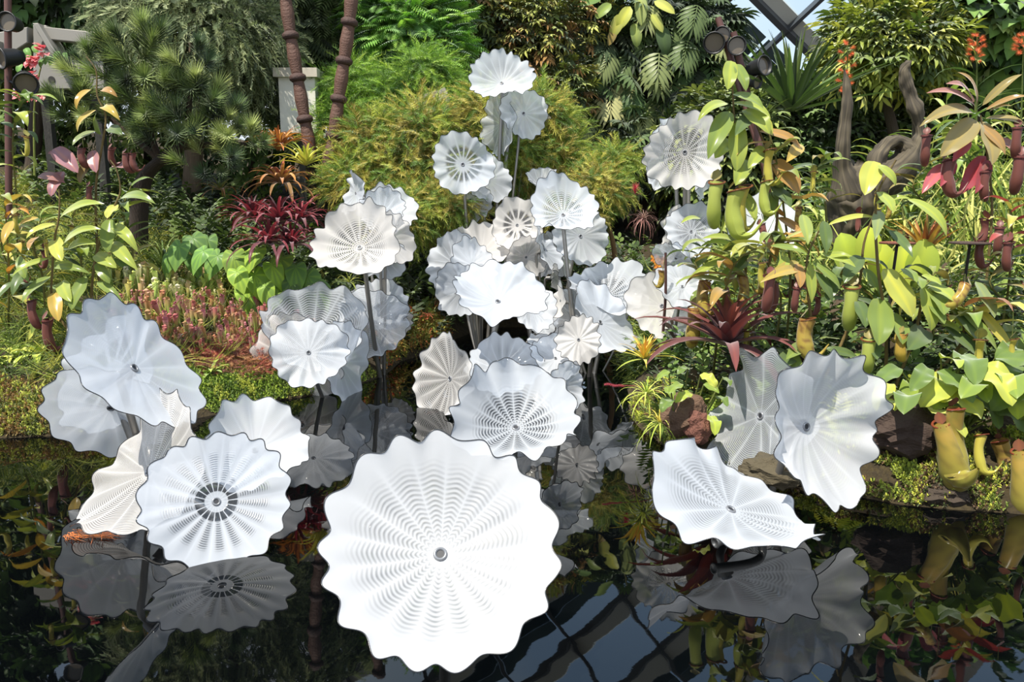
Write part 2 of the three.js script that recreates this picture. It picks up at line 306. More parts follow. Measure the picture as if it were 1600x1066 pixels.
const FL = [
  // the great front disc and the cluster behind it
  ['huge blazing white glass flower facing the viewer at the front of the pond', 688, 866, 2.8, 187, 0.0, 0.24, 'front', { n: 17, tint: 4, calm: true, cup: 0.3, flute: 0.06, scallop: 0.055, rim: 0.0022 }],
  ['large white ring-patterned glass flower right behind the huge front one', 806, 668, 4.85, 101, 0.05, 0.5, 'rings', { n: 15, cup: 0.42, flute: 0.07, folds: [[2, 0.12, 2.6]], scallop: 0.06 }],
  ['clear glass flower covered in white scale pattern, standing upright at the waterline', 703, 592, 6.75, 70, -0.62, 0.05, 'scaled', { n: 16, cup: 0.22, flute: 0.045, folds: [[2, 0.1, 0.4]] }],
  ['bluish grey ribbed glass flower peeping above the ring-patterned one', 785, 580, 7.0, 60, 0.0, 0.5, 'veil', { cup: 0.25, n: 16 }],
  ['small white glass flower wedged between the ring-patterned and the pleated flowers', 868, 560, 7.1, 42, 0.15, 0.45, 'plain', { cup: 0.25 }],
  ['pale peach-tinted glass flower low behind the pleated one', 858, 540, 7.7, 34, 0.0, 0.7, 'plain', { cup: 0.2 }],
  ['small deeply pleated glass flower like a paper rosette', 904, 531, 7.0, 36, 0.02, 0.08, 'plain', { n: 15, flute: 0.2, cup: 0.1, scallop: 0.09 }],
  ['white glass flower tipped to the lower right beside the pleated rosette', 938, 504, 7.75, 66, 0.5, 0.38, 'plain', { n: 16, cup: 0.22, flute: 0.06, folds: [[2, 0.1, -0.8]] }],
  ['grey shaded glass flower behind the pleated rosette', 914, 508, 8.35, 58, -0.42, 0.25, 'fine', { n: 16, cup: 0.2 }],
  ['broad bluish white glass flower with dark ring marks behind the tipped one', 948, 462, 8.3, 62, 0.05, 0.62, 'rings', { n: 18, cup: 0.35 }],
  ['crumpled pale glass flower seen on edge behind the shaded one', 876, 470, 8.3, 34, -0.72, 0.2, 'plain', { cup: 0.25, folds: [[2, 0.2, 0.5]] }],
  ['bright snow-white glass flower tilted like a bowl in the middle of the pond', 778, 471, 7.2, 70, 0.05, 0.56, 'plain', { n: 18, cup: 0.36, flute: 0.05, scallop: 0.055 }],
  ['grey glass flower with a dark hub just right of the snow-white bowl', 830, 479, 7.9, 40, 0.3, 0.25, 'veil', { cup: 0.15 }],
  ['little white glass flower low behind two crossing stems', 846, 502, 8.7, 26, 0.1, 0.35, 'plain', {}],
  ['white glass flower open upward above the layered grey group', 752, 394, 9.4, 48, 0.1, 0.55, 'plain', { n: 13, cup: 0.35 }],
  ['grey white glass flower at the outer end of the layered group', 709, 411, 9.05, 46, -0.4, 0.12, 'veil', { n: 15, cup: 0.2 }],
  ['layered ruffled glass flower in the middle of the grey group', 738, 414, 8.55, 38, 0.3, 0.3, 'plain', { n: 13, flute: 0.09, scallop: 0.09 }],
  ['dark grey glass flower half hidden by the snow-white bowl', 722, 452, 8.4, 43, -0.3, -0.15, 'veil', { n: 14, flute: 0.07 }],
  ['smoky see-through glass flower with white rays and a dark hub', 808, 352, 9.45, 40, 0.0, 0.3, 'windows', { n: 13, cup: 0.22 }],
  ['sunlit white glass flower with a tall ribbed back, middle of the upper group', 880, 336, 8.5, 54, 0.0, 0.52, 'rings', { n: 17, cup: 0.4, flute: 0.06, folds: [[2, 0.1, 1.5]] }],
  ['plain round glass flower with a small ring hub facing the viewer', 907, 369, 9.0, 44, 0.22, 0.02, 'plain', { n: 19, cup: 0.14, scallop: 0.04 }],
  ['small tulip-shaped glass flower beside the tall stem', 846, 290, 9.4, 24, 0.05, 0.62, 'fine', { cup: 0.7, n: 12 }],
  ['grey glass flower under the smoky see-through one', 822, 402, 9.2, 33, 0.3, -0.1, 'veil', {}],
  ['narrow grey glass flower slanting between stems', 850, 390, 9.2, 38, 0.72, 0.42, 'veil', { folds: [[2, 0.1, 0]] }],
  ['lavender grey glass flower behind the plain round one', 872, 394, 9.5, 36, -0.5, -0.2, 'fine', {}],
  ['small grey glass flower deep behind the slanting one', 846, 412, 9.6, 22, 0.1, 0.1, 'veil', {}],
  ['thin glass flower seen edge-on below the slanting one', 864, 434, 9.0, 20, 0.9, 0.05, 'fine', {}],
  // top of the tall stem and its neighbours
  ['topmost glass flower, tilted open on the tallest stem', 784, 130, 10.0, 46, -0.06, 0.54, 'veil', { n: 19, cup: 0.42, scallop: 0.06 }],
  ['round milky glass flower just under the topmost one', 818, 177, 10.0, 36, 0.2, 0.06, 'plain', { n: 16, cup: 0.12 }],
  ['narrow ribbed glass flower turned sideways under the topmost one', 783, 194, 10.15, 46, -0.66, 0.05, 'fine', { n: 18, cup: 0.12 }],
  ['sliver of a glass flower behind the round milky one', 826, 192, 10.6, 30, 0.1, -0.35, 'plain', {}],
  ['bluish glass flower with green showing through clear windows', 723, 257, 9.6, 46, -0.02, 0.12, 'windows', { n: 17, cup: 0.22, scallop: 0.045 }],
  ['small pale glass flower touching the bluish windowed one', 763, 281, 9.9, 35, 0.3, 0.04, 'plain', { n: 15, cup: 0.1 }],
  ['dark streaked glass flower hanging under the bluish windowed one', 735, 312, 9.9, 34, -0.12, -0.3, 'windows', { n: 15, cup: 0.12 }],
  // tall cluster by the burgundy bromeliads
  ['large white trumpet glass flower leaning over the broad-leaved plants', 562, 387, 7.6, 68, -0.22, 0.4, 'rings', { n: 17, cup: 0.38, flute: 0.06, folds: [[2, 0.16, 1.2]], scallop: 0.055 }],
  ['thin folded glass flower standing upright above the trumpet', 556, 302, 8.6, 36, -0.88, 0.12, 'plain', { folds: [[2, 0.15, 1.2]] }],
  ['bluish white glass flower rising behind the trumpet', 602, 338, 8.65, 46, 0.12, 0.5, 'plain', { cup: 0.36, n: 16 }],
  ['clear frilled glass flower between the trumpet and the bluish one', 596, 335, 8.25, 36, 0.0, 0.42, 'scaled', { cup: 0.4, flute: 0.08, scallop: 0.08 }],
  ['creamy glass flower at the outer edge of the trumpet cluster', 610, 374, 8.0, 40, 0.42, 0.1, 'plain', { cup: 0.2, n: 13 }],
  ['drooping glass flower below the collar of the trumpet', 597, 402, 8.15, 38, 0.15, -0.5, 'veil', { cup: 0.25 }],
  // middle-left cluster over the water
  ['milky glass flower with a grey hub in front of the sundew bank', 482, 551, 6.9, 57, 0.0, 0.12, 'front', { n: 16, cup: 0.16, flute: 0.055 }],
  ['wide clear wavy glass flower with black ring lines arching behind', 488, 528, 7.65, 80, 0.08, 0.42, 'scaled', { n: 13, cup: 0.5, flute: 0.07, folds: [[2, 0.12, 0.2]] }],
  ['grey shaded glass flower with fine ribs facing the sundew bank', 466, 566, 7.35, 80, -0.4, -0.18, 'fine', { n: 16, cup: 0.12, flute: 0.06 }],
  ['creamy glass flower turned sideways on a thick steel collar', 533, 566, 7.3, 68, 0.66, 0.0, 'plain', { n: 14, cup: 0.16, folds: [[2, 0.1, 1.5]] }],
  ['grey pointed glass flower with a dark hub over the orange moss', 581, 504, 8.0, 55, 0.22, 0.0, 'fine', { n: 14, cup: 0.1, flute: 0.035 }],
  ['frilled white glass flower peeping over the grey pointed one', 592, 478, 8.3, 46, 0.1, 0.35, 'plain', { flute: 0.09 }],
  ['small glass flower edge showing beside the grey pointed one', 614, 505, 8.5, 28, 0.2, 0.1, 'plain', { flute: 0.09 }],
  // front-left cluster
  ['large opaque white glass flower tilted to the upper right', 210, 575, 4.6, 122, 0.52, 0.38, 'plain', { n: 14, calm: true, cup: 0.1, flute: 0.03, scallop: 0.06, folds: [[2, 0.05, 2.4]] }],
  ['beige shaded glass flower tucked under the large opaque one', 173, 638, 4.95, 98, -0.2, -0.55, 'plain', { n: 13, calm: true, cup: 0.12, flute: 0.035 }],
  ['clear-windowed glass flower showing moss through it at the far left', 176, 584, 5.4, 98, -0.55, 0.3, 'windows', { n: 11, cup: 0.12, flute: 0.05 }],
  ['long folded glass flower with fine ripple lines dipping to the water', 232, 738, 4.35, 122, -0.5, 0.42, 'fine', { n: 15, cup: 0.14, flute: 0.05, folds: [[2, 0.16, 0.8]] }],
  ['bluish glass flower with a clear striped ring round its hub', 338, 784, 4.0, 111, 0.02, 0.16, 'centre', { n: 18, calm: true, cup: 0.2, flute: 0.05, scallop: 0.05 }],
  ['bright white glass flower just behind the striped-hub flower', 398, 704, 5.0, 82, 0.1, 0.4, 'plain', { n: 15, cup: 0.3, flute: 0.045 }],
  // right cluster
  ['tall white glass flower with fine rays facing the mossy bank', 1260, 667, 4.4, 118, 0.55, 0.02, 'plain', { n: 16, tint: 4, cup: 0.44, flute: 0.05, scallop: 0.06, folds: [[2, 0.08, 1.5]] }],
  ['half-folded grey glass flower turned away beside the tall one', 1188, 650, 5.15, 104, -0.52, 0.05, 'fine', { n: 9, cup: 0.1, flute: 0.07, folds: [[2, 0.1, 1.5]], scallop: 0.1 }],
  ['glossy rippled glass flower lying low with a swirl at its hub', 1142, 796, 4.0, 138, 0.3, 0.62, 'front', { n: 13, tint: 1, cup: 0.2, flute: 0.05, folds: [[2, 0.12, -0.5]] }],
  // far right cluster
  ['round glass flower with grey ring bands high above the bromeliads', 1070, 238, 8.0, 57, 0.0, 0.05, 'rings', { n: 18, cup: 0.14, scallop: 0.06, flute: 0.055 }],
  ['frilly clear glass flower behind the round banded one', 1040, 244, 8.6, 52, -0.75, 0.1, 'scaled', { n: 13, flute: 0.09 }],
  ['sideways glass flower hanging under the round banded one', 1092, 262, 8.5, 48, 0.75, -0.1, 'plain', { n: 13 }],
  ['white glass flower half covered by pitcher plant leaves', 1080, 362, 8.0, 42, 0.15, 0.3, 'rings', { n: 14 }],
  ['clear ribbed glass flower beside the pink air plant', 1064, 370, 8.25, 42, -0.6, 0.1, 'scaled', { n: 12 }],
  ['small glass flower drooping over the orange orchids', 1056, 404, 8.0, 34, -0.35, -0.45, 'fine', { n: 12 }],
  ['bright white glass flower behind the hanging pitchers', 1192, 356, 8.3, 54, 0.05, 0.5, 'plain', { n: 13, cup: 0.3, flute: 0.07 }],
  ['bluish glass flower deep behind the dark red bromeliad', 1066, 448, 7.4, 42, 0.1, 0.4, 'veil', {}],
  ['pale flat glass flower behind the thin brown stake', 1034, 478, 7.75, 54, 0.02, 0.2, 'plain', { n: 12, flute: 0.03 }],
  ['small rayed glass flower under the broad bluish one', 990, 468, 8.6, 26, 0.1, 0.1, 'veil', { n: 14 }],
  ['dark grey glass flower in the shade beside the ring-patterned one', 876, 606, 5.7, 42, 0.5, -0.15, 'veil', { n: 14 }],
];
for (const f of FL) glassFlower(...f);
{ // bare pipe end beside the low rippled flower
  const a = at(1192, 824, 4.0), g = thing('support_pipe', 'short bare grey steel pipe sticking out under the low rippled flower', 'pipe', V(a.x, -0.02, a.z)), b = at(1118, 848, 3.86);
  mesh('pipe', tube([V(0, 0, 0), a.clone().sub(g.position).multiplyScalar(0.8), a.clone().sub(g.position).add(V(-0.05, 0, 0.02)), b.clone().sub(g.position)], [0.024], 12, 20), steelMat, g);
  const e = b.clone().sub(g.position), d = b.clone().sub(a).normalize();
  put(mesh('flange', new THREE.TorusGeometry(0.025, 0.006, 8, 18), steelMat, g), e, Q0(d));
}
// ---------------------------------------------------------------- plant kit
const leafMats = new Map();
function leafMat(color, { trans = 0.34, rough = 1, coat = 0.22, cr = 0.35, vc = true } = {}) {
  const key = [color, trans, rough, coat, cr, vc].join();
  if (!leafMats.has(key)) leafMats.set(key, new THREE.MeshPhysicalMaterial({ color, transmission: trans, roughness: rough, thickness: 0, clearcoat: coat, clearcoatRoughness: cr, vertexColors: vc, side: THREE.DoubleSide }));
  return leafMats.get(key);
}
const barkMats = new Map();
function bark(color, rough = 0.9) { if (!barkMats.has(color)) barkMats.set(color, new THREE.MeshStandardMaterial({ color, roughness: rough, bumpMap: grainTex, bumpScale: 0.012 })); return barkMats.get(color); }
// a leaf from the origin along +Z, face up (+Y); colours are rib, blade and edge tints of the leaf's own pigment
const PROFILE = {
  lance: (t) => Math.pow(Math.sin(Math.PI * Math.pow(t, 0.8)), 0.8),
  strap: (t) => Math.min(1, t * 5 + 0.55) * Math.pow(1 - t, 0.45) * (1 - 0.15 * t),
  sword: (t) => (0.62 + 0.38 * Math.sin(Math.PI * Math.min(1, t * 1.1))) * Math.pow(1 - t, 0.6),
  oval: (t) => Math.pow(Math.sin(Math.PI * Math.pow(t, 0.85)), 0.6),
  spoon: (t) => Math.pow(Math.sin(Math.PI * Math.pow(t, 1.5)), 0.7) + 0.1 * (1 - t),
  grass: (t) => Math.pow(1 - t, 0.8),
};
function leaf({ W = 0.2, shape = 'lance', bend = 0.8, lift = 0, fold = 0.25, wave = 0, waves = 3, seg = 8, cols = 4, rib = [1.25, 1.2, 1.0], blade = [1, 1, 1], edge = [0.9, 0.92, 0.85], twist = 0, tip = null, spots = null, seed = 1 } = {}) {
  const pos = [], col = [], uv = [], idx = [], P = PROFILE[shape], rnd = rngOf(seed);
  let y = 0, z = 0;
  for (let i = 0; i <= seg; i++) {
    const t = i / seg, a = lift - bend * t * t * 1.2;
    if (i) { y += Math.sin(a) / seg; z += Math.cos(a) / seg; }
    const w = Math.max(0.002, W * 0.5 * P(t)), tw = twist * t;
    for (let j = 0; j <= cols; j++) {
      const s = j / cols * 2 - 1, e = Math.abs(s);
      const off = fold * w * e + wave * w * e * Math.sin(t * Math.PI * waves + (s > 0 ? 1.2 : 0)), nx = -Math.sin(a), nz = Math.cos(a);
      const lx = s * w * Math.cos(tw) - off * Math.sin(tw), ly = off * Math.cos(tw) + s * w * Math.sin(tw);
      pos.push(lx, y + ly * nz, z + ly * nx); uv.push(s * w, t);
      let c = e < 0.1 ? rib : e > 0.9 ? edge : blade;
      if (tip && t > 0.7) c = c.map((v, k) => lerp(v, tip[k], (t - 0.7) / 0.3));
      if (spots && rnd() < spots[0] && e > 0.1) c = spots[1];
      col.push(...c);
    }
  }
  for (let i = 0; i < seg; i++) for (let j = 0; j < cols; j++) { const a = i * (cols + 1) + j, b = a + cols + 1; idx.push(a, b, a + 1, b, b + 1, a + 1); }
  return finish(pos, idx, uv, col);
}
const plain = (g, c = [1, 1, 1]) => { const n = g.attributes.position.count, a = new Float32Array(n * 3); for (let i = 0; i < n; i++) a.set(c, i * 3); g.setAttribute('color', new THREE.BufferAttribute(a, 3)); return g; };
const moved = (g, pos, q, s) => g.clone().applyMatrix4(mat4(pos, q || new THREE.Quaternion(), s === undefined ? 1 : s));
const Q = (dir, hint) => frameOf(dir, hint);
const dirOf = (az, el) => V(Math.cos(el) * Math.sin(az), Math.sin(el), Math.cos(el) * Math.cos(az));
// heart-shaped leaf of an aroid, hanging from the origin along +Z
function heartLeaf({ W = 0.8, droop = 0.5, vein = [1.5, 1.4, 1.0], blade = [0.8, 0.9, 0.8], edge = [1.1, 1.1, 0.9] } = {}) {
  const rings = 5, n = 28, pos = [], col = [], uv = [], idx = [];
  const out = (a) => { // outline round the stalk joint, a = 0 at the tip
    const s = Math.abs(a) / Math.PI;
    return s < 0.78 ? lerp(1, 0.5, Math.pow(s / 0.78, 0.55)) * (1 - 0.12 * Math.sin(s * 4)) : lerp(0.5, 0.1, (s - 0.78) / 0.22);
  };
  for (let i = 0; i <= rings; i++) for (let j = 0; j <= n; j++) {
    const a = (j / n * 2 - 1) * Math.PI, k = i / rings, r = out(a) * k, x = Math.sin(a) * r * W, z = Math.cos(a) * r;
    pos.push(x, -droop * (z > 0 ? z * z : z * z * 0.5) - 0.28 * x * x / W + 0.02 * Math.cos(j * tau / 4) * k, z); uv.push(x, z);
    const v = j % 4 === 0 || Math.abs(a) < 0.12; col.push(...(v ? vein : i === rings ? edge : blade));
  }
  for (let i = 0; i < rings; i++) for (let j = 0; j < n; j++) { const a = i * (n + 1) + j, b = a + n + 1; idx.push(a, a + 1, b, b, a + 1, b + 1); }
  return finish(pos, idx, uv, col);
}
// palmately cut leaf of a climbing philodendron: leaflets along a rib
function cutLeaf(n = 7, W = 0.15, spread = 1.15, len = 0.62) {
  const parts = [], lf = leaf({ W, shape: 'lance', bend: 0.5, seg: 4, cols: 2, fold: 0.1 });
  for (let i = 0; i < n; i++) for (const s of [-1, 1]) {
    const t = i / n, d = dirOf(s * lerp(spread, 0.35, t), -0.15);
    parts.push(moved(lf, V(0, -0.16 * t * t, 0.75 * t), Q(d, V(0, 1, 0)), len * (0.75 + 0.5 * Math.sin(Math.PI * (0.2 + 0.7 * t)))));
  }
  parts.push(moved(lf, V(0, -0.16, 0.72), Q(V(0, -0.3, 1)), 0.5));
  parts.push(moved(leaf({ W: 0.04, shape: 'strap', bend: 0.3, seg: 4, cols: 2, blade: [1.2, 1.2, 1], edge: [1.1, 1.1, 1] }), V(0, 0, 0), Q(V(0, 0, 1)), 0.9));
  return mergeGeometries(parts);
}
// twig with small leaves, for hedges and crowns
function twig(n, W, shape, len, bend, seed, spreadEl = 0.5) {
  const r = rngOf(seed), parts = [], lf = leaf({ W, shape, bend, seg: 3, cols: 2, fold: 0.2 });
  for (let i = 0; i < n; i++) { const t = (i + 0.6) / n; parts.push(moved(lf, V(0, 0, t * 0.8), Q(dirOf((i % 2 ? 1 : -1) * (0.5 + 0.7 * r()) * (1.15 - 0.7 * t), (r() - 0.35) * spreadEl), V(0, 1, 0)), len * (0.75 + 0.5 * r()))); }
  return mergeGeometries(parts);
}
function sliver(pos, col, idx, a, b, w, side, c) { const k = pos.length / 3, s = side.clone().multiplyScalar(w * 0.5); pos.push(a.x - s.x, a.y - s.y, a.z - s.z, a.x + s.x, a.y + s.y, a.z + s.z, b.x, b.y, b.z); for (let i = 0; i < 3; i++) col.push(...c); idx.push(k, k + 1, k + 2); }
// plume of threadlike foliage (asparagus fern, cypress)
function plume(n, w, len, seed, droop = 0.35) {
  const r = rngOf(seed), pos = [], col = [], idx = [];
  for (let i = 0; i < n; i++) {
    const t = i / n, a = V((r() - 0.5) * 0.06, -droop * t * t, t), az = r() * tau, d = V(Math.cos(az) * 0.8, Math.sin(az) * 0.55, 0.75).normalize(), l = len * (1.1 - 0.6 * t) * (0.6 + 0.6 * r());
    const b = a.clone().addScaledVector(d, l); b.y -= droop * 0.4 * l; const k = 0.85 + 0.3 * r();
    sliver(pos, col, idx, a, b, w, V(-Math.sin(az), Math.cos(az), 0.4).normalize(), [k, k, k]);
  }
  sliver(pos, col, idx, V(0, 0, 0), V(0, -droop, 1), w * 1.5, V(1, 0, 0), [0.8, 0.75, 0.6]);
  return finish(pos, idx, null, col);
}
// brush of pine needles
function needleTuft(n, w, seed) {
  const r = rngOf(seed), pos = [], col = [], idx = [];
  for (let i = 0; i < n; i++) { const t = Math.sqrt(i / n), az = i * 2.4, d = V(Math.cos(az) * (1.15 - 0.55 * t), Math.sin(az) * (1.15 - 0.55 * t), 0.35 + 0.7 * t).normalize(), a = V(0, 0, t * 0.45), k = 0.8 + 0.4 * r(); sliver(pos, col, idx, a, a.clone().addScaledVector(d, 0.5 + 0.12 * r()), w, V(-d.y, d.x, 0.2).normalize(), [k, k, k]); }
  return finish(pos, idx, null, col);
}
// hanging string of short scale leaves
function weepingSprig(seed) {
  const r = rngOf(seed), pos = [], col = [], idx = [];
  for (let i = 0; i < 26; i++) { const t = i / 26, a = V(0.05 * Math.sin(t * 5), -0.5 * t * t, t), az = r() * tau, d = V(Math.cos(az), Math.sin(az) * 0.8, 0.9).normalize(), k = 0.8 + 0.5 * r(); sliver(pos, col, idx, a, a.clone().addScaledVector(d, 0.2), 0.05, V(-Math.sin(az), Math.cos(az), 0), [k, k, k]); }
  sliver(pos, col, idx, V(0, 0, 0), V(0, -0.5, 1), 0.03, V(1, 0, 0), [0.8, 0.75, 0.6]);
  return finish(pos, idx, null, col);
}
function fernFrond(n = 12, W = 0.34, seed = 1) {
  const r = rngOf(seed), parts = [], lf = leaf({ W: 0.22, shape: 'lance', bend: 0.3, seg: 2, cols: 2, fold: 0.15 });
  for (let i = 0; i < n; i++) for (const s of [-1, 1]) { const t = (i + 0.5) / n; parts.push(moved(lf, V(0, -0.25 * t * t, t), Q(dirOf(s * (1.35 - 0.5 * t), -0.2), V(0, 1, 0)), W * (0.35 + 0.9 * Math.sin(Math.PI * (0.12 + 0.85 * t))) * (0.9 + 0.2 * r()))); }
  return mergeGeometries(parts);
}
function grassTuft(n, W, seed, spread = 0.5) {
  const r = rngOf(seed), parts = [];
  const lf = [0, 1, 2].map((k) => leaf({ W, shape: 'grass', bend: 0.7 + 0.5 * k, seg: 5, cols: 2, fold: 0.3 }));
  for (let i = 0; i < n; i++) parts.push(moved(lf[i % 3], V((r() - 0.5) * 0.12, 0, (r() - 0.5) * 0.12), Q(dirOf(r() * tau, Math.PI / 2 - spread * (0.15 + r())), V(0, 1, 0)), 0.65 + 0.45 * r()));
  return mergeGeometries(parts);
}
const GEO = {
  twigA: twig(7, 0.42, 'oval', 0.42, 0.5, 3), twigB: twig(9, 0.26, 'lance', 0.46, 0.6, 4), twigC: twig(6, 0.55, 'oval', 0.5, 0.7, 5), twigTiny: twig(12, 0.5, 'oval', 0.24, 0.4, 6, 1.4),
  plumeA: plume(50, 0.024, 0.34, 7), plumeB: plume(44, 0.026, 0.42, 8, 0.6), weep: weepingSprig(9), tuft: needleTuft(80, 0.05, 10), fern: fernFrond(11, 0.34, 11), cut: cutLeaf(), cutB: cutLeaf(6, 0.2, 1.3, 0.55),
  grassA: grassTuft(16, 0.05, 12), grassB: grassTuft(22, 0.03, 13, 0.8), moss: twig(9, 0.5, 'oval', 0.3, 0.2, 14, 2.2),
};
// instances over the surface of ellipsoid masses
function masses(parent, name, blobs, geo, mat, { size = 0.3, droop = 0.3, out = 1, n = 400, colors, seed = 1, jitter = 0.7, shell = 0.35, vary = 0.5, gain = 1.4, minY } = {}) {
  const r = rngOf(seed), mats = [], cols = [], pal = colors && colors.map((c) => hex(c).multiplyScalar(gain)), total = blobs.reduce((s, b) => s + (b.n || 1), 0);
  for (const b of blobs) for (let i = 0, m = Math.round(n * (b.n || 1) / total); i < m; i++) {
    let d; do { d = V(r() * 2 - 1, r() * 2 - 1, r() * 2 - 1); } while (d.lengthSq() > 1 || d.lengthSq() < 0.05);
    d.normalize(); if (d.z < -0.5 && r() < 0.6) d.z *= -1; if (d.y < -0.3 && r() < 0.5) d.y *= -1;
    const p = V(b.c.x + b.r.x * d.x * (1 - shell * r()), b.c.y + b.r.y * d.y * (1 - shell * r()), b.c.z + b.r.z * d.z * (1 - shell * r()));
    if (minY !== undefined && p.y < minY) continue;
    const dir = d.clone().multiplyScalar(out).add(V((r() - 0.5) * jitter * 2, (r() - 0.5) * jitter * 2 - droop, (r() - 0.5) * jitter * 2));
    p.sub(parent.position);
    mats.push(mat4(p, Q(dir, V(r() - 0.5, 1, r() - 0.5)), size * (1 - vary / 2 + vary * r())));
    if (pal) { const k = clamp(0.5 + 0.45 * noise(p.x * 1.3 + seed, p.y * 1.3, p.z * 1.3) + (r() - 0.5) * 0.5, 0, 0.999); cols.push(pal[Math.floor(k * pal.length)]); }
  }
  return instanced(name, geo, mat, mats, parent, pal && cols);
}
const B = (px, py, d, rx, ry, rz, n) => ({ c: at(px, py, d), r: V(metres(rx, d), metres(ry, d), rz || metres((rx + ry) / 2, d)), n });
function groundHit(px, py) { for (let d = 3.8; d < 26; d += 0.05) { const p = at(px, py, d); if (p.y <= Math.max(groundAt(p.x, d), 0)) return V(p.x, groundAt(p.x, d), -d); } return at(px, py, 14); }
function ground(px, d) { const p = at(px, 400, d); return V(p.x, groundAt(p.x, d), -d); }

const whiteLeaf = { vc: true };
// rosette plant: every leaf a part
function rosette(name, label, category, pos, { n = 22, L = 0.35, W = 0.13, shape = 'strap', bend = 0.9, inner = 1.35, outer = 0.15, colors, tints = {}, group, seed = 1, core = null, wave = 0, coat = 0.3, trans = 0.3, jitter = 0.25, fold = 0.35, tall = 0 }) {
  const g = thing(name, label, category, pos, group), r = rngOf(seed), geos = [0, 1, 2].map((k) => leaf({ W: W * (0.9 + 0.1 * k), shape, bend: bend * (0.8 + 0.3 * k), fold, wave, seed: seed + k, ...tints }));
  const mats = colors.map((c) => leafMat(c, { coat, trans }));
  for (let i = 0; i < n; i++) {
    const t = i / (n - 1 || 1), el = lerp(outer, inner, t) + (r() - 0.5) * jitter, az = i * 2.3999 + seed;
    const m = mesh('leaf', geos[i % 3], mats[Math.min(mats.length - 1, Math.floor((t * 0.75 + r() * 0.25) * mats.length))], g);
    put(m, V(0, 0.02 + tall * t, 0), Q(dirOf(az, el), V(0, 1, 0)), L * lerp(1, 0.62, t) * (0.85 + 0.3 * r()));
  }
  if (core) mesh('core', core, bark(0x5a4a35), g);
  return g;
}
// ---------------------------------------------------------------- pitcher plants
function pitcherBody(L, r, { hook = 0.35, belly = 0.35, flare = 1.0, lean = 0.25, base = [0.85, 1, 0.6], top = [1.1, 0.85, 0.7], blotch = null, seed = 1, radii = null } = {}) {
  // hangs by its tail, which curls up from the bottom; the mouth is at the origin, opening up
  const pts = [V(0, -L * (1 - hook), L * (0.42 + hook * 0.3)), V(0, -L * 0.96, L * 0.32), V(0, -L * 1.0, L * 0.1), V(0, -L * 0.72, -L * 0.02), V(0, -L * 0.35, -L * lean * 0.25), V(0, 0, 0)];
  const rad = radii || [r * 0.07, r * 0.28, r * 0.8, r * (0.9 + belly * 0.4), r * 0.86, r * flare];
  const g = tube(pts, rad, 12, 22, false), p = g.attributes.position, c = [], q = rngOf(seed);
  for (let i = 0; i < p.count; i++) { const t = clamp(1 + p.getY(i) / L, 0, 1); let k = base.map((v, j) => lerp(v, top[j], Math.pow(t, 1.6))); if (blotch && noise(p.getX(i) * 60 + seed, p.getY(i) * 30, p.getZ(i) * 60) > 0.15) k = blotch; c.push(...k); }
  g.setAttribute('color', new THREE.Float32BufferAttribute(c, 3));
  return g;
}
const rimRing = new THREE.TorusGeometry(1, 0.16, 8, 20).rotateX(Math.PI / 2);
const lidLeaf = leaf({ W: 0.8, shape: 'oval', bend: -0.3, lift: 0.5, fold: 0.15, seg: 5 });
function addPitcher(parent, mouth, L, r, yaw, body, bodyMat, rimMatl, lidMat, tilt = 0) {
  const m = mesh('pitcher', body, bodyMat, parent);
  m.position.copy(mouth); m.rotation.set(tilt, yaw, 0, 'YXZ'); 
  const rim = mesh('lip', plain(rimRing.clone()), rimMatl, m); rim.scale.set(r, r * 0.9, r); rim.rotation.x = -0.25;
  const lid = mesh('lid', lidLeaf, lidMat, m); lid.position.set(0, r * 0.15, -r * 0.95); lid.scale.setScalar(r * 2.3); lid.rotation.x = -0.35;
  return m;
}
const PIT = {
  green: pitcherBody(1, 0.17, { base: [0.95, 1, 0.55], top: [1.0, 1.0, 0.75] }),
  slim: pitcherBody(1, 0.135, { hook: 0.3, base: [1, 1, 0.5], top: [1.05, 0.95, 0.6] }),
  fat: pitcherBody(1, 0.21, { hook: 0.25, belly: 0.6, base: [1, 0.95, 0.45], top: [1.0, 0.75, 0.5] }),
  spotted: pitcherBody(1, 0.2, { base: [1, 0.95, 0.45], top: [0.9, 0.6, 0.4], blotch: [0.5, 0.3, 0.2] }),
  bulb: pitcherBody(1, 0.2, { hook: 0.25, radii: [0.02, 0.11, 0.2, 0.215, 0.15, 0.12], base: [0.9, 0.9, 0.45], top: [1.05, 0.7, 0.45], blotch: [0.7, 0.6, 0.3] }),
  red: pitcherBody(1, 0.17, { base: [1.0, 0.8, 0.62], top: [0.85, 0.62, 0.58] }),
};
const PM = { green: 0x9ca452, slim: 0xa8a048, fat: 0xab9444, spotted: 0xa89a50, red: 0x6e3e36, bulb: 0x9c9444 };
const pitMat = (k) => leafMat(PM[k], { trans: 0.22, coat: 0.5, cr: 0.25 });
const tendrilMat = bark(0x7f8a3a, 0.6);
const NLEAF = [0, 1, 2].map((k) => leaf({ W: 0.24 + 0.03 * k, shape: 'lance', bend: 0.8 + 0.35 * k, lift: 0.2, fold: 0.25, wave: 0.12, seg: 9, rib: [1.3, 1.2, 0.9], edge: [1.0, 0.95, 0.7] }));
const NBROAD = [0, 1, 2].map((k) => leaf({ W: 0.38 + 0.05 * k, shape: 'oval', bend: 0.7 + 0.3 * k, lift: 0.25, fold: 0.2, wave: 0.28, waves: 3 + k, cols: 6, seg: 14, rib: [1.25, 1.2, 0.8], edge: [1.1, 1.05, 0.7] }));
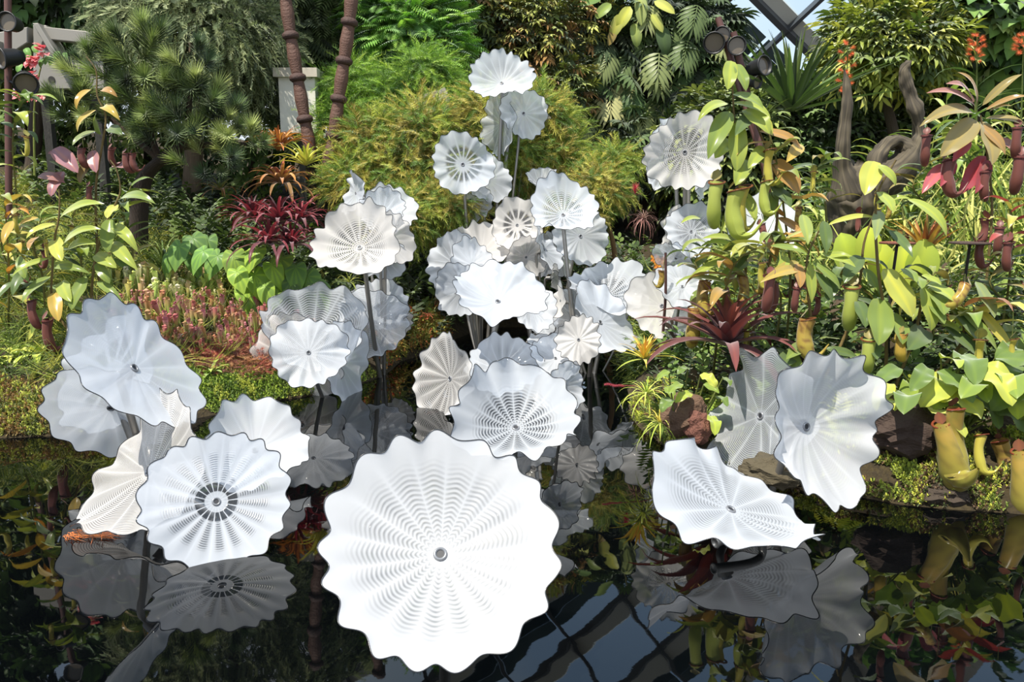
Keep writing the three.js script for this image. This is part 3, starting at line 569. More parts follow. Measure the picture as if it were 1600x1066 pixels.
// climbing pitcher plant: stem through points, a leaf at each node, some leaf tips ending in a tendril and a pitcher
function pitcherVine(name, label, pos, stem, { n = 12, L = 0.32, geos = NLEAF, colors, pitch = 0.35, kind = ['green'], PL = 0.16, seed = 1, group, stemColor = 0x7d7a3a, t0 = 0.12, face = 0, spread = 1, r = 0.011, drop = 0.12, up = 0.25 } = {}) {
  const g = thing(name, label, 'pitcher plant', pos, group), q = rngOf(seed), pts = [V(0, -0.03, 0), ...stem.map((p) => p.clone().sub(pos))];
  mesh('stem', tube(pts, [r, r * 0.55], 6), bark(stemColor, 0.7), g);
  const c = new THREE.CatmullRomCurve3(pts), mats = colors.map((h) => leafMat(h, { coat: 0.45, cr: 0.28, trans: 0.36 }));
  for (let i = 0; i < n; i++) {
    const t = lerp(t0, 1, (i + 0.5) / n), p = c.getPoint(t), az = face + (i % 2 ? 1 : -1) * (0.4 + 1.2 * q()) * spread + (q() - 0.5) * 0.8, el = up + (q() - 0.5) * 0.7;
    const l = L * (0.75 + 0.45 * q()), geo = geos[Math.floor(q() * geos.length)], d = dirOf(az, el), qq = Q(d, V((q() - 0.5) * 0.8, 1, (q() - 0.5) * 0.8));
    put(mesh('leaf', geo, mats[Math.floor(q() * mats.length)], g), p, qq, l);
    if (q() < pitch) {
      const k = kind[Math.floor(q() * kind.length)], ps = PL * (0.8 + 0.4 * q());
      const pa = geo.attributes.position, last = pa.count - 3, tip = V(pa.getX(last), pa.getY(last), pa.getZ(last)).multiplyScalar(l).applyQuaternion(qq).add(p);
      const yaw = q() * tau, mouth = tip.clone().add(V((q() - 0.5) * 0.06, -drop * (0.5 + q()), 0.03 * (q() - 0.3)));
      addPitcher(g, mouth, ps, 1, yaw, PIT[k], pitMat(k), bark(k === 'red' ? 0x50201c : 0x7a5228, 0.35), leafMat(k === 'red' ? 0x6a342c : 0x8f8a40, { coat: 0.4 })).scale.setScalar(ps);
      const hook = V(0, -0.65, 0.52).multiplyScalar(ps).applyAxisAngle(V(0, 1, 0), yaw).add(mouth);
      const low = Math.min(tip.y, hook.y) - ps * 0.25;
      mesh('tendril', tube([tip, tip.clone().lerp(hook, 0.4).setY(low), hook.clone().add(V(0.01, -0.02, 0.01)), hook], [0.0028], 4, 12), tendrilMat, g);
    }
  }
  for (const m of g.children) if (m.name === 'pitcher') for (const s of m.children) { if (s.name === 'lip') s.scale.set(0.2, 0.18, 0.2); else { s.scale.setScalar(0.46); s.position.set(0, 0.03, -0.19); } }
  return g;
}
// trumpet pitchers of a bog clump
function trumpet(hood, body, vein, seed) {
  const L = 1, q = rngOf(seed), g = tube([V(0, 0, 0), V(0.02, 0.3, 0.02), V(0.03, 0.65, 0.01), V(0.0, 1, 0.0)], [0.025, 0.045, 0.075, 0.115], 8, 10, false);
  const p = g.attributes.position, c = [];
  for (let i = 0; i < p.count; i++) { const t = clamp(p.getY(i), 0, 1); c.push(...body.map((v, k) => lerp(v, vein[k], sstep(t, 0.55, 0.95)))); }
  g.setAttribute('color', new THREE.Float32BufferAttribute(c, 3));
  const h = leaf({ W: 0.95, shape: 'oval', bend: 0.9, lift: 0.3, fold: -0.2, wave: 0.5, waves: 4, seg: 6, rib: vein, blade: hood, edge: hood.map((v) => v * 1.2) });
  return mergeGeometries([g, moved(h, V(0, 0.96, -0.1), Q(V(0, 1, 0.15), V(0, 0.3, -1)), 0.24)]);
}
const TRUMPETS = [trumpet([0.62, 0.3, 0.2], [0.38, 0.46, 0.1], [0.55, 0.36, 0.16], 1), trumpet([0.85, 0.75, 0.55], [0.5, 0.62, 0.16], [0.72, 0.68, 0.36], 2), trumpet([0.5, 0.16, 0.2], [0.4, 0.42, 0.12], [0.5, 0.2, 0.2], 3), trumpet([0.78, 0.82, 0.25], [0.42, 0.58, 0.12], [0.6, 0.7, 0.2], 4)];
// ---------------------------------------------------------------- trees and climbers at the back
function tree(name, label, base, top, radius, color, group) {
  const g = thing(name, label, 'tree', base, group);
  const a = V(0, -0.1, 0), b = top.clone().sub(base);
  mesh('trunk', tube([a, b.clone().multiplyScalar(0.35).add(V(0.12, 0, 0.05)), b.clone().multiplyScalar(0.7).add(V(-0.08, 0, 0)), b], [radius, radius * 0.8, radius * 0.6, radius * 0.3], 9), bark(color), g);
  return g;
}
const dk = { trans: 0.25, coat: 0.25, cr: 0.4 };
{ // grey-green weeping conifer
  const t = tree('weeping_conifer', 'tall grey-green weeping conifer behind the pine', ground(300, 11.8), at(300, -420, 11.8), 0.14, 0x5a4c3c);
  masses(t, 'foliage', [B(300, 70, 11.6, 145, 110, 0.9, 3), B(250, -60, 11.8, 150, 110, 1.1, 2), B(360, -120, 11.9, 130, 120, 1.1, 2), B(390, 90, 11.9, 60, 80, 0.6, 1), B(290, -280, 11.9, 150, 130, 1.2, 2), B(310, -450, 11.9, 110, 120, 1, 1.3)], GEO.weep, leafMat(0xffffff, { trans: 0.3, coat: 0 }), { n: 5200, size: 0.34, droop: 0.55, colors: [0x4d5a38, 0x6f7a52, 0x8d946c, 0x3e4a2c, 0x9aa27c], seed: 21, jitter: 0.6 });
}
{ // dark big-leaved climber, top of the far side
  const t = tree('climbing_vine', 'dark heart-leaved climber hanging over the grey steel frame', ground(60, 13), at(70, -330, 13), 0.12, 0x3f3428);
  masses(t, 'foliage', [B(60, -40, 12.6, 150, 80, 0.8, 2), B(150, -10, 12.4, 60, 50, 0.5, 1), B(40, -200, 12.8, 170, 130, 1, 2), B(20, -380, 12.8, 180, 140, 1, 2)], GEO.twigC, leafMat(0xffffff, dk), { n: 1500, size: 0.46, droop: 0.7, colors: [0x223318, 0x2d4420, 0x3f5c2a, 0x1c2a14, 0x58763a], seed: 22 });
}
{ // grey palm-leaved shrub behind the brown poles
  const t = tree('feathery_tree', 'grey-green feathery tree behind the two jointed brown poles', ground(480, 14), at(470, -120, 14), 0.14, 0x4a4034);
  masses(t, 'foliage', [B(450, 40, 13.6, 75, 100, 0.8, 2), B(520, -10, 13.8, 60, 90, 0.8, 2), B(470, -90, 13.9, 120, 80, 1, 2), B(440, 130, 13.5, 60, 60, 0.6, 1)], GEO.fern, leafMat(0xffffff, { trans: 0.3, coat: 0.15 }), { n: 1300, size: 0.5, droop: 0.5, colors: [0x3a4a2a, 0x55663c, 0x75845a, 0x2c3a20, 0x939c74], seed: 23 });
}
{ // lacy green tree
  const t = tree('lacy_tree', 'fresh green lacy-leaved tree left of the dark climbers', ground(640, 13.2), at(640, -60, 13.2), 0.13, 0x4a4034);
  masses(t, 'foliage', [B(640, 60, 12.8, 85, 85, 0.7, 3), B(600, 0, 13.1, 70, 70, 0.7, 2), B(690, 90, 12.7, 40, 50, 0.5, 1), B(640, -50, 13.2, 100, 70, 0.9, 2)], GEO.fern, leafMat(0xffffff, { trans: 0.4, coat: 0.2 }), { n: 1500, size: 0.34, droop: 0.3, colors: [0x3f6a1e, 0x5b8a28, 0x79a436, 0x2a4a16, 0x8fb444], seed: 24, out: 1.3 });
}
{
  const t = tree('mixed_creeper', 'olive and rust creeper mound between lacy tree and cut-leaf climber', ground(790, 15), at(800, -10, 15), 0.14, 0x4a4034);
  masses(t, 'foliage', [B(770, 40, 14.6, 80, 60, 0.9, 2), B(840, 60, 14.4, 60, 80, 0.9, 2), B(730, 60, 14.8, 60, 60, 0.9, 1.5), B(870, 150, 14.2, 50, 80, 0.6, 1), B(800, 130, 14.4, 80, 70, 0.7, 2), B(900, 40, 14.8, 50, 60, 0.7, 1)], GEO.twigB, leafMat(0xffffff, dk), { n: 3000, size: 0.3, droop: 0.5, colors: [0x4c5a22, 0x6d7630, 0x31401a, 0x83803a, 0x7a5a2c, 0x28341a, 0x94984e], seed: 25 });
}
{ // cut-leaved climber: the nearest leaves single parts
  const t = tree('cut_leaf_climber', 'dark wall of climbing cut-leaf philodendron behind the round banded flower', ground(1010, 14.6), at(1010, 0, 15), 0.2, 0x33291e);
  masses(t, 'foliage', [B(950, 120, 15, 90, 110, 0.7, 2), B(1060, 130, 15, 80, 110, 0.7, 2), B(1000, 240, 14.6, 130, 70, 0.6, 1.4), B(1000, 30, 15.2, 110, 60, 0.8, 2), B(1090, 60, 15.1, 60, 60, 0.7, 1)], GEO.cutB, leafMat(0xffffff, dk), { n: 760, size: 0.44, droop: 0.7, colors: [0x1f2e16, 0x2a3c1c, 0x3a4e26, 0x18240f], seed: 26 });
  const q = rngOf(31), cols = [0x6e7a4a, 0x8c9464, 0xa9a878, 0x55683a, 0x3f5a2c].map((c) => leafMat(c, { trans: 0.25, coat: 0.3 }));
  const spots = [[985, 100], [1010, 60], [1040, 45], [1065, 40], [1075, 75], [1060, 110], [1030, 95], [1110, 105], [1090, 130], [1050, 140], [1015, 120], [975, 125], [950, 150], [985, 150], [1030, 160], [1070, 165], [1100, 160], [930, 115], [955, 95], [905, 60], [880, 55], [870, 35], [890, 90], [930, 160], [905, 130], [1015, 20], [1090, 20], [1120, 60], [960, 190], [1000, 185], [1045, 195], [920, 195], [1080, 200], [1120, 130]];
  for (const [x, y] of spots) {
    const p = at(x, y - 12, 14.05 + q() * 0.35).sub(t.position);
    put(mesh('leaf', q() < 0.6 ? GEO.cut : GEO.cutB, cols[Math.floor(q() * cols.length)], t), p, Q(V((q() - 0.5) * 1.1, -0.75 - 0.4 * q(), 0.55), V((q() - 0.5) * 0.5, 0.5, 1)), 0.44 + 0.18 * q());
  }
}
{ // big smooth leaves on top of the climber
  const g = thing('big_leaf_climber', 'sunlit climber with large plain yellow-green leaves, top of the dark wall', 'climber', at(1000, 60, 14.3)), q = rngOf(33);
  const geos = [leaf({ W: 0.48, shape: 'oval', bend: 0.7, seg: 8, fold: 0.25, rib: [1.3, 1.25, 1] }), leaf({ W: 0.42, shape: 'oval', bend: 0.4, seg: 8, fold: 0.2, rib: [1.3, 1.25, 1] })];
  mesh('stem', tube([V(0.1, -1.6, -0.15), V(0, -0.5, 0), V(-0.1, 0.5, -0.1), V(0.05, 1.1, -0.2)], [0.03, 0.015], 6), bark(0x5b5a2c), g);
  for (const [x, y, dx, dy, c, s] of [[1000, -8, 0.05, -1, 0xa9b568, 0.42], [985, 10, -0.6, -1, 0xc9cc5a, 0.36], [972, 22, -0.5, -1, 0xb2b44e, 0.36], [1022, 2, 0.7, -0.4, 0xc6c862, 0.34], [990, 36, 0.2, -1, 0x9fb05a, 0.34], [1018, 22, 0.6, -0.9, 0xb8bd5c, 0.3], [955, 6, -0.9, -0.7, 0x93aa50, 0.3], [1030, 40, 0.3, -1, 0x47622c, 0.42], [962, 42, -0.4, -1, 0x8f7a34, 0.28], [940, -4, -1, -0.3, 0x6e9040, 0.34], [978, -20, -0.5, 0.3, 0x8fa84c, 0.36], [1015, -24, 0.5, 0.4, 0x9cb458, 0.36]])
    put(mesh('leaf', geos[Math.floor(q() * 2)], leafMat(c, { trans: 0.45, coat: 0.35 }), g), at(x, y, 13.95 + q() * 0.2).sub(g.position), Q(V(dx, dy, 0.35), V(0.1 * (q() - 0.5), 0.35, 1)), s * 1.22);
}
{ // trees on the far side of the roof gap
  const t = tree('broad_tree', 'yellow-green drooping tree right of the tall sword-leaved plant', ground(1380, 12.5), at(1390, 20, 12.7), 0.11, 0x4a4034);
  masses(t, 'foliage', [B(1362, 50, 12, 50, 36, 0.5, 2), B(1410, 75, 11.9, 64, 40, 0.5, 2), B(1352, 95, 11.8, 40, 35, 0.4, 1), B(1440, 30, 12.4, 60, 40, 0.6, 2)], GEO.twigB, leafMat(0xffffff, { trans: 0.4, coat: 0.3 }), { n: 950, size: 0.42, gain: 0.85, droop: 0.5, colors: [0x6f8426, 0x93a236, 0xb4b84a, 0x47601c, 0x30471a], seed: 27 });
  const u = tree('broad_tree', 'dark glossy broad-leaved tree at the top right corner', ground(1500, 12.9), at(1510, -40, 13), 0.13, 0x4a4034);
  masses(u, 'foliage', [B(1480, 20, 12.6, 90, 50, 0.7, 2), B(1570, 40, 12.4, 60, 60, 0.6, 2), B(1590, -40, 12.8, 90, 60, 0.7, 1), B(1470, -40, 12.9, 90, 40, 0.7, 1)], GEO.twigC, leafMat(0xffffff, { trans: 0.35, coat: 0.4 }), { n: 520, size: 0.6, droop: 0.5, colors: [0x2c4a1c, 0x41662a, 0x63823c, 0x1f3514, 0x8a9a5a], seed: 28 });
}
{ // hedge of dark shrubs closing the far bank
  const q = rngOf(35), cols = [[0x2c3f1c, 0x3c5424, 0x526a30, 0x22320f], [0x35481c, 0x4c6226, 0x6a7a36, 0x24330f], [0x3b4a22, 0x596a30, 0x768040, 0x2a3818]];
  const spots = [[-150, 15, 4.6], [60, 14.5, 3.2], [240, 14.8, 4.2], [400, 15.4, 4.6], [560, 15.6, 4.2], [720, 16, 3.6], [880, 16, 3.4], [1020, 16.2, 3.4], [1130, 14, 2.35], [1240, 14, 2.2], [1350, 14.2, 2.7], [1470, 14, 3.2], [1600, 14, 3.8], [1760, 14, 4.2]];
  const names = ['dark hedge shrub out past the steel frame at the far left', 'dark hedge shrub behind the steel frame', 'dark hedge shrub behind the pine crown', 'dark hedge shrub behind the weeping conifer', 'dark hedge shrub behind the two jointed poles', 'dark hedge shrub behind the lacy tree', 'dark hedge shrub behind the olive creeper', 'dark hedge shrub behind the cut-leaf climber', 'low dark hedge shrub behind the lamp poles', 'low dark hedge shrub behind the tall sword-leaved plant', 'dark hedge shrub behind the driftwood', 'dark hedge shrub behind the leafy gingers', 'dark hedge shrub behind the bronze pitcher rosette', 'dark hedge shrub just past the right edge of the gingers'];
  spots.forEach(([px, d, h], i) => {
    const b = ground(px, d), g = thing('hedge_shrub', names[i], 'shrub', b, 'dark hedge along the far bank');
    mesh('trunk', tube([V(0, -0.1, 0), V(0.1, h * 0.4, 0), V(0, h * 0.8, 0)], [0.08, 0.03], 6), bark(0x3f3428), g);
    masses(g, 'foliage', [{ c: b.clone().add(V(0, h * 0.45, 0)), r: V(1.25, h * 0.5, 0.8), n: 2 }, { c: b.clone().add(V(0.2, h * 0.75, 0.2)), r: V(1.0, h * 0.3, 0.7), n: 1 }], GEO.twigA, leafMat(0xffffff, dk), { n: 1000 + 80 * h, size: 0.42, droop: 0.4, colors: cols[i % 3], seed: 40 + i });
  });
}
{ // golden feathery shrubs in the middle
  const G = [0x8f9c34, 0xa2aa40, 0x7c9030, 0x66842a, 0xaaa046, 0x8f8236, 0x577424, 0xb4b050];
  const defs = [
    ['golden feathery thread-leaved shrub filling the slope behind the tall stem', 640, 12, [B(590, 235, 10.9, 70, 55, 0.6, 2), B(660, 215, 10.8, 70, 55, 0.6, 2), B(640, 270, 10.6, 90, 45, 0.5, 2), B(560, 290, 10.4, 55, 45, 0.4, 1), B(700, 270, 10.7, 60, 50, 0.5, 1)], GEO.plumeA, G, 2300, 0.3],
    ['golden feathery thread-leaved shrub right of the tall stem', 830, 11.6, [B(840, 190, 11, 55, 50, 0.5, 2), B(800, 250, 10.8, 60, 60, 0.5, 2), B(870, 260, 10.9, 50, 55, 0.5, 2), B(760, 190, 11.1, 60, 50, 0.5, 2), B(900, 300, 10.6, 45, 40, 0.4, 1)], GEO.plumeA, G, 2300, 0.3],
    ['green feathery shrub left of the pale stone ledge', 575, 12.4, [B(560, 140, 11.8, 60, 35, 0.4, 2), B(610, 160, 11.6, 50, 40, 0.4, 2), B(540, 200, 11.5, 50, 40, 0.4, 1)], GEO.plumeB, [0x6c9428, 0x86a834, 0x54781e, 0x9db440], 900, 0.32],
    ['upright green feathery shrub right of the pale stone ledge', 670, 12.4, [B(665, 125, 11.7, 35, 45, 0.35, 2), B(645, 150, 11.6, 30, 35, 0.3, 1), B(690, 140, 11.8, 30, 40, 0.3, 1)], GEO.plumeB, [0x6c9428, 0x86a834, 0x54781e, 0x8fac3c], 700, 0.3],
    ['low mossy golden shrub above the upper glass flowers', 950, 11, [B(935, 300, 10.2, 50, 35, 0.4, 2), B(900, 330, 10, 50, 30, 0.3, 1), B(960, 260, 10.5, 35, 30, 0.35, 1)], GEO.plumeA, G, 1000, 0.24],
    ['low golden shrub behind the grey glass flower group', 680, 10.6, [B(650, 330, 10, 50, 40, 0.35, 2), B(700, 330, 10.1, 50, 35, 0.35, 2), B(620, 350, 9.7, 40, 40, 0.3, 1)], GEO.plumeA, G, 1100, 0.26],
  ];
  defs.forEach(([label, px, d, blobs, geo, cols, n, size], i) => {
    const b = ground(px, d), g = thing('feathery_shrub', label, 'shrub', b);
    const top = blobs[0].c.clone().sub(b);
    mesh('trunk', tube([V(0, -0.1, 0), top.clone().multiplyScalar(0.5).add(V(0.15, 0, 0.1)), top], [0.05, 0.02], 6), bark(0x8a6a4a), g);
    masses(g, 'foliage', blobs, geo, leafMat(0xffffff, { trans: 0.4, coat: 0 }), { n, size, droop: 0.25, gain: 1.2, colors: cols, seed: 60 + i, jitter: 0.9, shell: 0.6 });
  });
}
// ---------------------------------------------------------------- left bank
{ // pine with needle brushes
  const base = ground(215, 9.2), g = thing('pine_tree', 'shaggy pine with round needle brushes on a dark leaning trunk', 'tree', base), q = rngOf(71);
  const P = (x, y, d) => at(x, y, d).sub(base);
  mesh('trunk', tube([V(0, -0.1, 0), P(225, 280, 9.1), P(260, 245, 9), P(290, 225, 9)], [0.11, 0.09, 0.07, 0.04], 9), bark(0x2e241c), g);
  const br = (...pts) => mesh('branch', tube(pts, [0.04, 0.018], 6), bark(0x3a2d22), g);
  br(P(250, 255, 9), P(230, 190, 9), P(215, 130, 8.95)); br(P(290, 225, 9), P(295, 170, 8.9), P(300, 110, 8.9)); br(P(280, 230, 9), P(340, 225, 8.9), P(385, 225, 8.9)); br(P(250, 250, 9), P(190, 200, 9.1), P(130, 150, 9.1));
  const greens = [0x5d7233, 0x7d8f48, 0x9aa65c, 0x46592a, 0x39502a].map((c) => leafMat(c, { trans: 0.25, coat: 0.1 })), geos = [GEO.tuft, needleTuft(70, 0.055, 15), needleTuft(95, 0.045, 16)];
  for (const [cx, cy, rx, ry, n, s] of [[215, 100, 55, 40, 22, 0.34], [150, 115, 30, 25, 8, 0.3], [125, 165, 35, 25, 9, 0.28], [300, 115, 20, 38, 10, 0.3], [235, 165, 45, 35, 16, 0.32], [300, 175, 45, 35, 18, 0.34], [265, 205, 50, 25, 12, 0.32], [345, 200, 40, 25, 12, 0.28], [385, 230, 30, 25, 9, 0.26], [330, 255, 45, 25, 8, 0.28], [190, 195, 30, 30, 8, 0.28]])
    for (let i = 0; i < n; i++) { const a = q() * tau, k = Math.sqrt(q()); put(mesh('needle_tuft', geos[i % 3], greens[Math.floor(q() * 5)], g), P(cx + rx * k * Math.cos(a), cy + ry * k * Math.sin(a), 8.75 + 0.4 * q()), Q(V(Math.cos(a) * 0.8, 0.7 - Math.sin(a) * 0.5, 0.5 + 0.4 * q())), s * (0.9 + 0.4 * q())); }
}
// bromeliads
rosette('bromeliad', 'banded orange bromeliad at the foot of the brown poles', 'bromeliad', at(435, 238, 9.6), { n: 42, L: 0.5, W: 0.16, colors: [0xb5702c, 0x9c5a26, 0xc78a3a, 0x7a4a24], inner: 1.45, outer: 0.5, seed: 1, tints: { spots: [0.3, [0.4, 0.35, 0.25]], tip: [1.1, 0.7, 0.5] } });
rosette('bromeliad', 'bronze open bromeliad under the banded orange one', 'bromeliad', at(440, 290, 9.1), { n: 46, L: 0.52, W: 0.16, colors: [0x7a5a2a, 0x9c6a32, 0xb5823c, 0x8f4a2a], inner: 1.2, outer: 0.05, seed: 2, tints: { tip: [1.2, 0.9, 0.6] } });
rosette('bromeliad', 'yellow-green strap-leaved bromeliad beside the banded orange one', 'bromeliad', at(478, 262, 9.2), { n: 28, L: 0.52, W: 0.12, colors: [0xb4b83c, 0xcac64e, 0x8f9c30], inner: 1.3, outer: 0.4, seed: 3 });
{
  const spots = [[395, 345, 8.6, 'leftmost'], [435, 350, 8.4, 'tallest'], [470, 350, 8.5, 'rightmost'], [420, 385, 8.2, 'lowest'], [455, 388, 8.2, 'nearest']];
  spots.forEach(([x, y, d, w], i) => rosette('bromeliad', w + ' of the five glossy burgundy bromeliads above the broad-leaved plants', 'bromeliad', at(x, y, d), { n: 40, L: 0.5 + 0.06 * (i % 2), W: 0.14, colors: [0x5a1420, 0x7a1c2a, 0x8c2a34, 0x3f0e16], inner: 1.4, outer: 0.1, seed: 10 + i, coat: 0.6, tints: { rib: [1.1, 1, 1] }, group: 'burgundy bromeliads' }));
}
rosette('bromeliad', 'rust and olive bromeliad behind the pine trunk', 'bromeliad', at(345, 300, 9.3), { n: 24, L: 0.4, W: 0.1, colors: [0x8a5a2c, 0x6d6a2a, 0x54622a], inner: 1.2, outer: 0.1, seed: 16 });
rosette('bromeliad', 'small green tufted bromeliad under the trumpet glass flower', 'bromeliad', at(545, 445, 7.7), { n: 20, L: 0.2, W: 0.11, colors: [0x9aa832, 0xb9bc46, 0x7c8a2c], seed: 17 });
// broad-leaved aroids
{
  const defs = [['broad heart-leaved plant with blue-green leaves above the trumpet pitchers', 300, 420, 8.5, 9, 0x6d9446, [[280, 385], [302, 372], [318, 392], [268, 398], [340, 400], [300, 402], [325, 375]], 0.22], ['broad heart-leaved plant with bright lime leaves by the wavy glass flower', 400, 470, 8.25, 12, 0x8aa83a, [[380, 398], [400, 392], [370, 425], [398, 430], [425, 415], [440, 405], [385, 450], [415, 448], [440, 440], [365, 400], [455, 425], [430, 462], [400, 470], [470, 440]], 0.26], ['darker heart-leaved plant sloping down to the wavy glass flower', 455, 470, 8.35, 9, 0x5d8030, [[462, 418], [480, 432], [495, 448], [470, 455], [448, 462], [485, 462], [455, 440]], 0.24]];
  defs.forEach(([label, px, py, d, n, c, spots, s], i) => {
    const base = groundHit(px, py), g = thing('aroid', label, 'plant', base), q = rngOf(90 + i), geos = [heartLeaf({ W: 0.85 }), heartLeaf({ W: 0.75, droop: 0.7, vein: [1.4, 1.4, 0.7] })];
    const mats = [c, hex(c).multiplyScalar(0.75).getHex(), hex(c).multiplyScalar(1.15).getHex()].map((k) => leafMat(k, { trans: 0.45, coat: 0.3 }));
    for (const [x, y] of spots) {
      const p = at(x, y, d - 0.15 + 0.4 * q()).sub(base), m = put(mesh('leaf', geos[Math.floor(q() * 2)], mats[Math.floor(q() * 3)], g), p, Q(V((q() - 0.5) * 1.4, -0.55 - 0.4 * q(), 0.7), V(0, 0.8, 0.6)), s * (0.85 + 0.4 * q()));
      mesh('petiole', tube([V((q() - 0.5) * 0.1, -0.02, (q() - 0.5) * 0.1), p.clone().multiplyScalar(0.6).add(V(0, 0.06, -0.06)), p], [0.008, 0.005], 5), tendrilMat, g);
    }
  });
}
// trumpet pitcher bog
{
  const q = rngOf(101), cm = [0xffffff, 0xe2e6c8, 0xf0d2c4].map((c) => leafMat(c, { trans: 0.3, coat: 0.25 }));
  const clump = (px, py, k, h) => {
    const b = groundHit(px, py), g = thing('trumpet_pitcher_clump', py > 490 ? 'red-hooded trumpet pitcher clump just above the reddish sundew mat' : 'pale green-hooded trumpet pitcher clump on the bank by the heart-leaved plants', 'pitcher plant', b, py > 490 ? 'red-hooded trumpet pitchers' : 'green-hooded trumpet pitchers');
    for (let i = 0; i < k; i++) put(mesh('pitcher', TRUMPETS[(py > 490 ? [0, 2, 2, 0, 2] : [1, 3, 1, 1, 3])[Math.floor(q() * 5)]], cm[Math.floor(q() * 3)], g), V((q() - 0.5) * 0.26, -0.02, (q() - 0.5) * 0.22), new THREE.Quaternion().setFromEuler(new THREE.Euler((q() - 0.5) * 0.5, q() * tau, (q() - 0.5) * 0.5)), h * (0.7 + 0.5 * q()));
  };
  for (let row = 0; row < 8; row++) for (let i = 0; i < 11; i++) { const y = 448 + row * 14, x = 195 + i * 30 + (row % 2) * 15 + (q() - 0.5) * 16; if (x > 500 - row * 4) continue; clump(x, y + 12 * q(), 7, 0.25 - row * 0.01); }
}
// red sundew mat, moss and small bog plants on the bank
function carpet(name, label, category, spots, geo, colors, { n = 600, size = 0.08, el = 1.2, seed = 1, group, trans = 0.3, lift = 0, gaps = false } = {}) {
  const g = thing(name, label, category, V(0, 0, 0), group, 'stuff'), q = rngOf(seed), pal = colors.map(hex), mats = [], cols = [], tot = spots.reduce((s, e) => s + e[2] * e[3], 0);
  for (const [x, d, rx, rd] of spots) for (let i = 0, m = n * rx * rd / tot; i < m; i++) {
    const a = q() * tau, k = Math.sqrt(q()), px = x + rx * k * Math.cos(a), pd = d + rd * k * Math.sin(a);
    if (bankDistance(px, pd) < 0.02 || (gaps && noise(px * 4.5, pd * 4.5, seed) < -0.18)) continue;
    mats.push(mat4(V(px, groundAt(px, pd) + lift * q(), -pd), Q(dirOf(q() * tau, el * (0.4 + 0.7 * q()))), size * (0.6 + 0.8 * q())));
    const t = clamp(0.5 + 0.5 * noise(px * 3 + seed, pd * 3, 4) + (q() - 0.5) * 0.4, 0, 0.999); cols.push(pal[Math.floor(t * pal.length)]);
  }
  const m = instanced('growth', geo, leafMat(0xffffff, { trans, coat: 0.1 }), mats, g, cols); return g;
}
const spotAt = (px, py, rx, rd) => { const p = groundHit(px, py); return [p.x, -p.z, rx, rd]; };
carpet('sundew_mat', 'mat of reddish sundews under the trumpet pitchers', 'plant', [spotAt(300, 560, 0.7, 0.2), spotAt(350, 555, 0.5, 0.2), spotAt(420, 550, 0.45, 0.2), spotAt(400, 560, 0.4, 0.25), spotAt(270, 555, 0.4, 0.25)], GEO.plumeB, [0x9a3a34, 0xb5604c, 0x8a4a38, 0xc08a5c, 0x6f3a2c, 0xa8744a], { n: 1900, size: 0.13, seed: 3, el: 1.1, lift: 0.03 });
carpet('moss', 'green cushion moss sloping to the water below the sundews', 'moss', [spotAt(330, 600, 0.5, 0.3), spotAt(360, 625, 0.4, 0.2), spotAt(290, 580, 0.4, 0.25), spotAt(410, 605, 0.45, 0.3), spotAt(460, 600, 0.5, 0.35), spotAt(540, 590, 0.6, 0.4)], GEO.moss, [0x6f8a26, 0x8aa034, 0x536e1c, 0xa8b048], { n: 8500, size: 0.06, seed: 4 });
carpet('moss', 'brown and lime moss along the waterline at the far left', 'moss', [spotAt(30, 640, 0.7, 0.4), spotAt(120, 660, 0.8, 0.35), spotAt(60, 680, 1.2, 0.2), spotAt(-60, 650, 0.8, 0.4), spotAt(200, 650, 0.5, 0.3)], GEO.moss, [0x7a7a2c, 0x9aa038, 0x6b5a2c, 0x8a6a3a, 0xaab04a, 0x55601f], { n: 6500, size: 0.06, seed: 5 });
carpet('grass', 'mixed low grass and weeds covering the slope of the far left bank', 'grass', [[-4.6, 8, 2.2, 1.6], [-6, 10, 3, 2.5], [-3.2, 9.6, 1.6, 1], [-4.2, 6.9, 1.2, 0.5]], GEO.grassB, [0x6f8428, 0x8f9a38, 0x54681f, 0xa8a848, 0x3f5219], { n: 1800, size: 0.36, seed: 6, el: 1.5 });
carpet('undergrowth', 'dark leafy undergrowth under the golden shrubs', 'undergrowth', [[-2, 10.4, 2, 1.4], [0.5, 12.4, 2.4, 1], [2.2, 10.6, 1.2, 1.6], [-4, 11.5, 3, 1.6]], GEO.twigA, [0x33481a, 0x4a6024, 0x24340f, 0x5d7230], { n: 2600, size: 0.26, seed: 7, el: 1.0, lift: 0.4 });
carpet('moss', 'orange and green moss mound with tiny ferns behind the scaled glass flower', 'moss', [[-1.15, 9.15, 0.4, 0.35], [-1.4, 8.7, 0.35, 0.4], [-1.0, 9.9, 0.3, 0.4]], GEO.moss, [0x8a8a2c, 0xa87a34, 0x6f7a26, 0xb5582c, 0xa0a040], { n: 3600, size: 0.07, seed: 8, lift: 0.22 });
carpet('reed_grass', 'wiry yellow grass above the orange moss mound', 'grass', [[-1.35, 9.6, 0.3, 0.3], [-1.6, 9.1, 0.3, 0.3]], GEO.grassB, [0xa8a048, 0x8a8a38, 0xb8ac5c], { n: 60, size: 0.4, seed: 9, el: 1.3 });
rosette('bromeliad', 'small orange star bromeliad on the moss mound', 'bromeliad', at(668, 498, 8.75), { n: 18, L: 0.13, W: 0.16, colors: [0xd86a34, 0xe08a4a, 0xb84a24], seed: 21, inner: 1.2, outer: 0.3 });
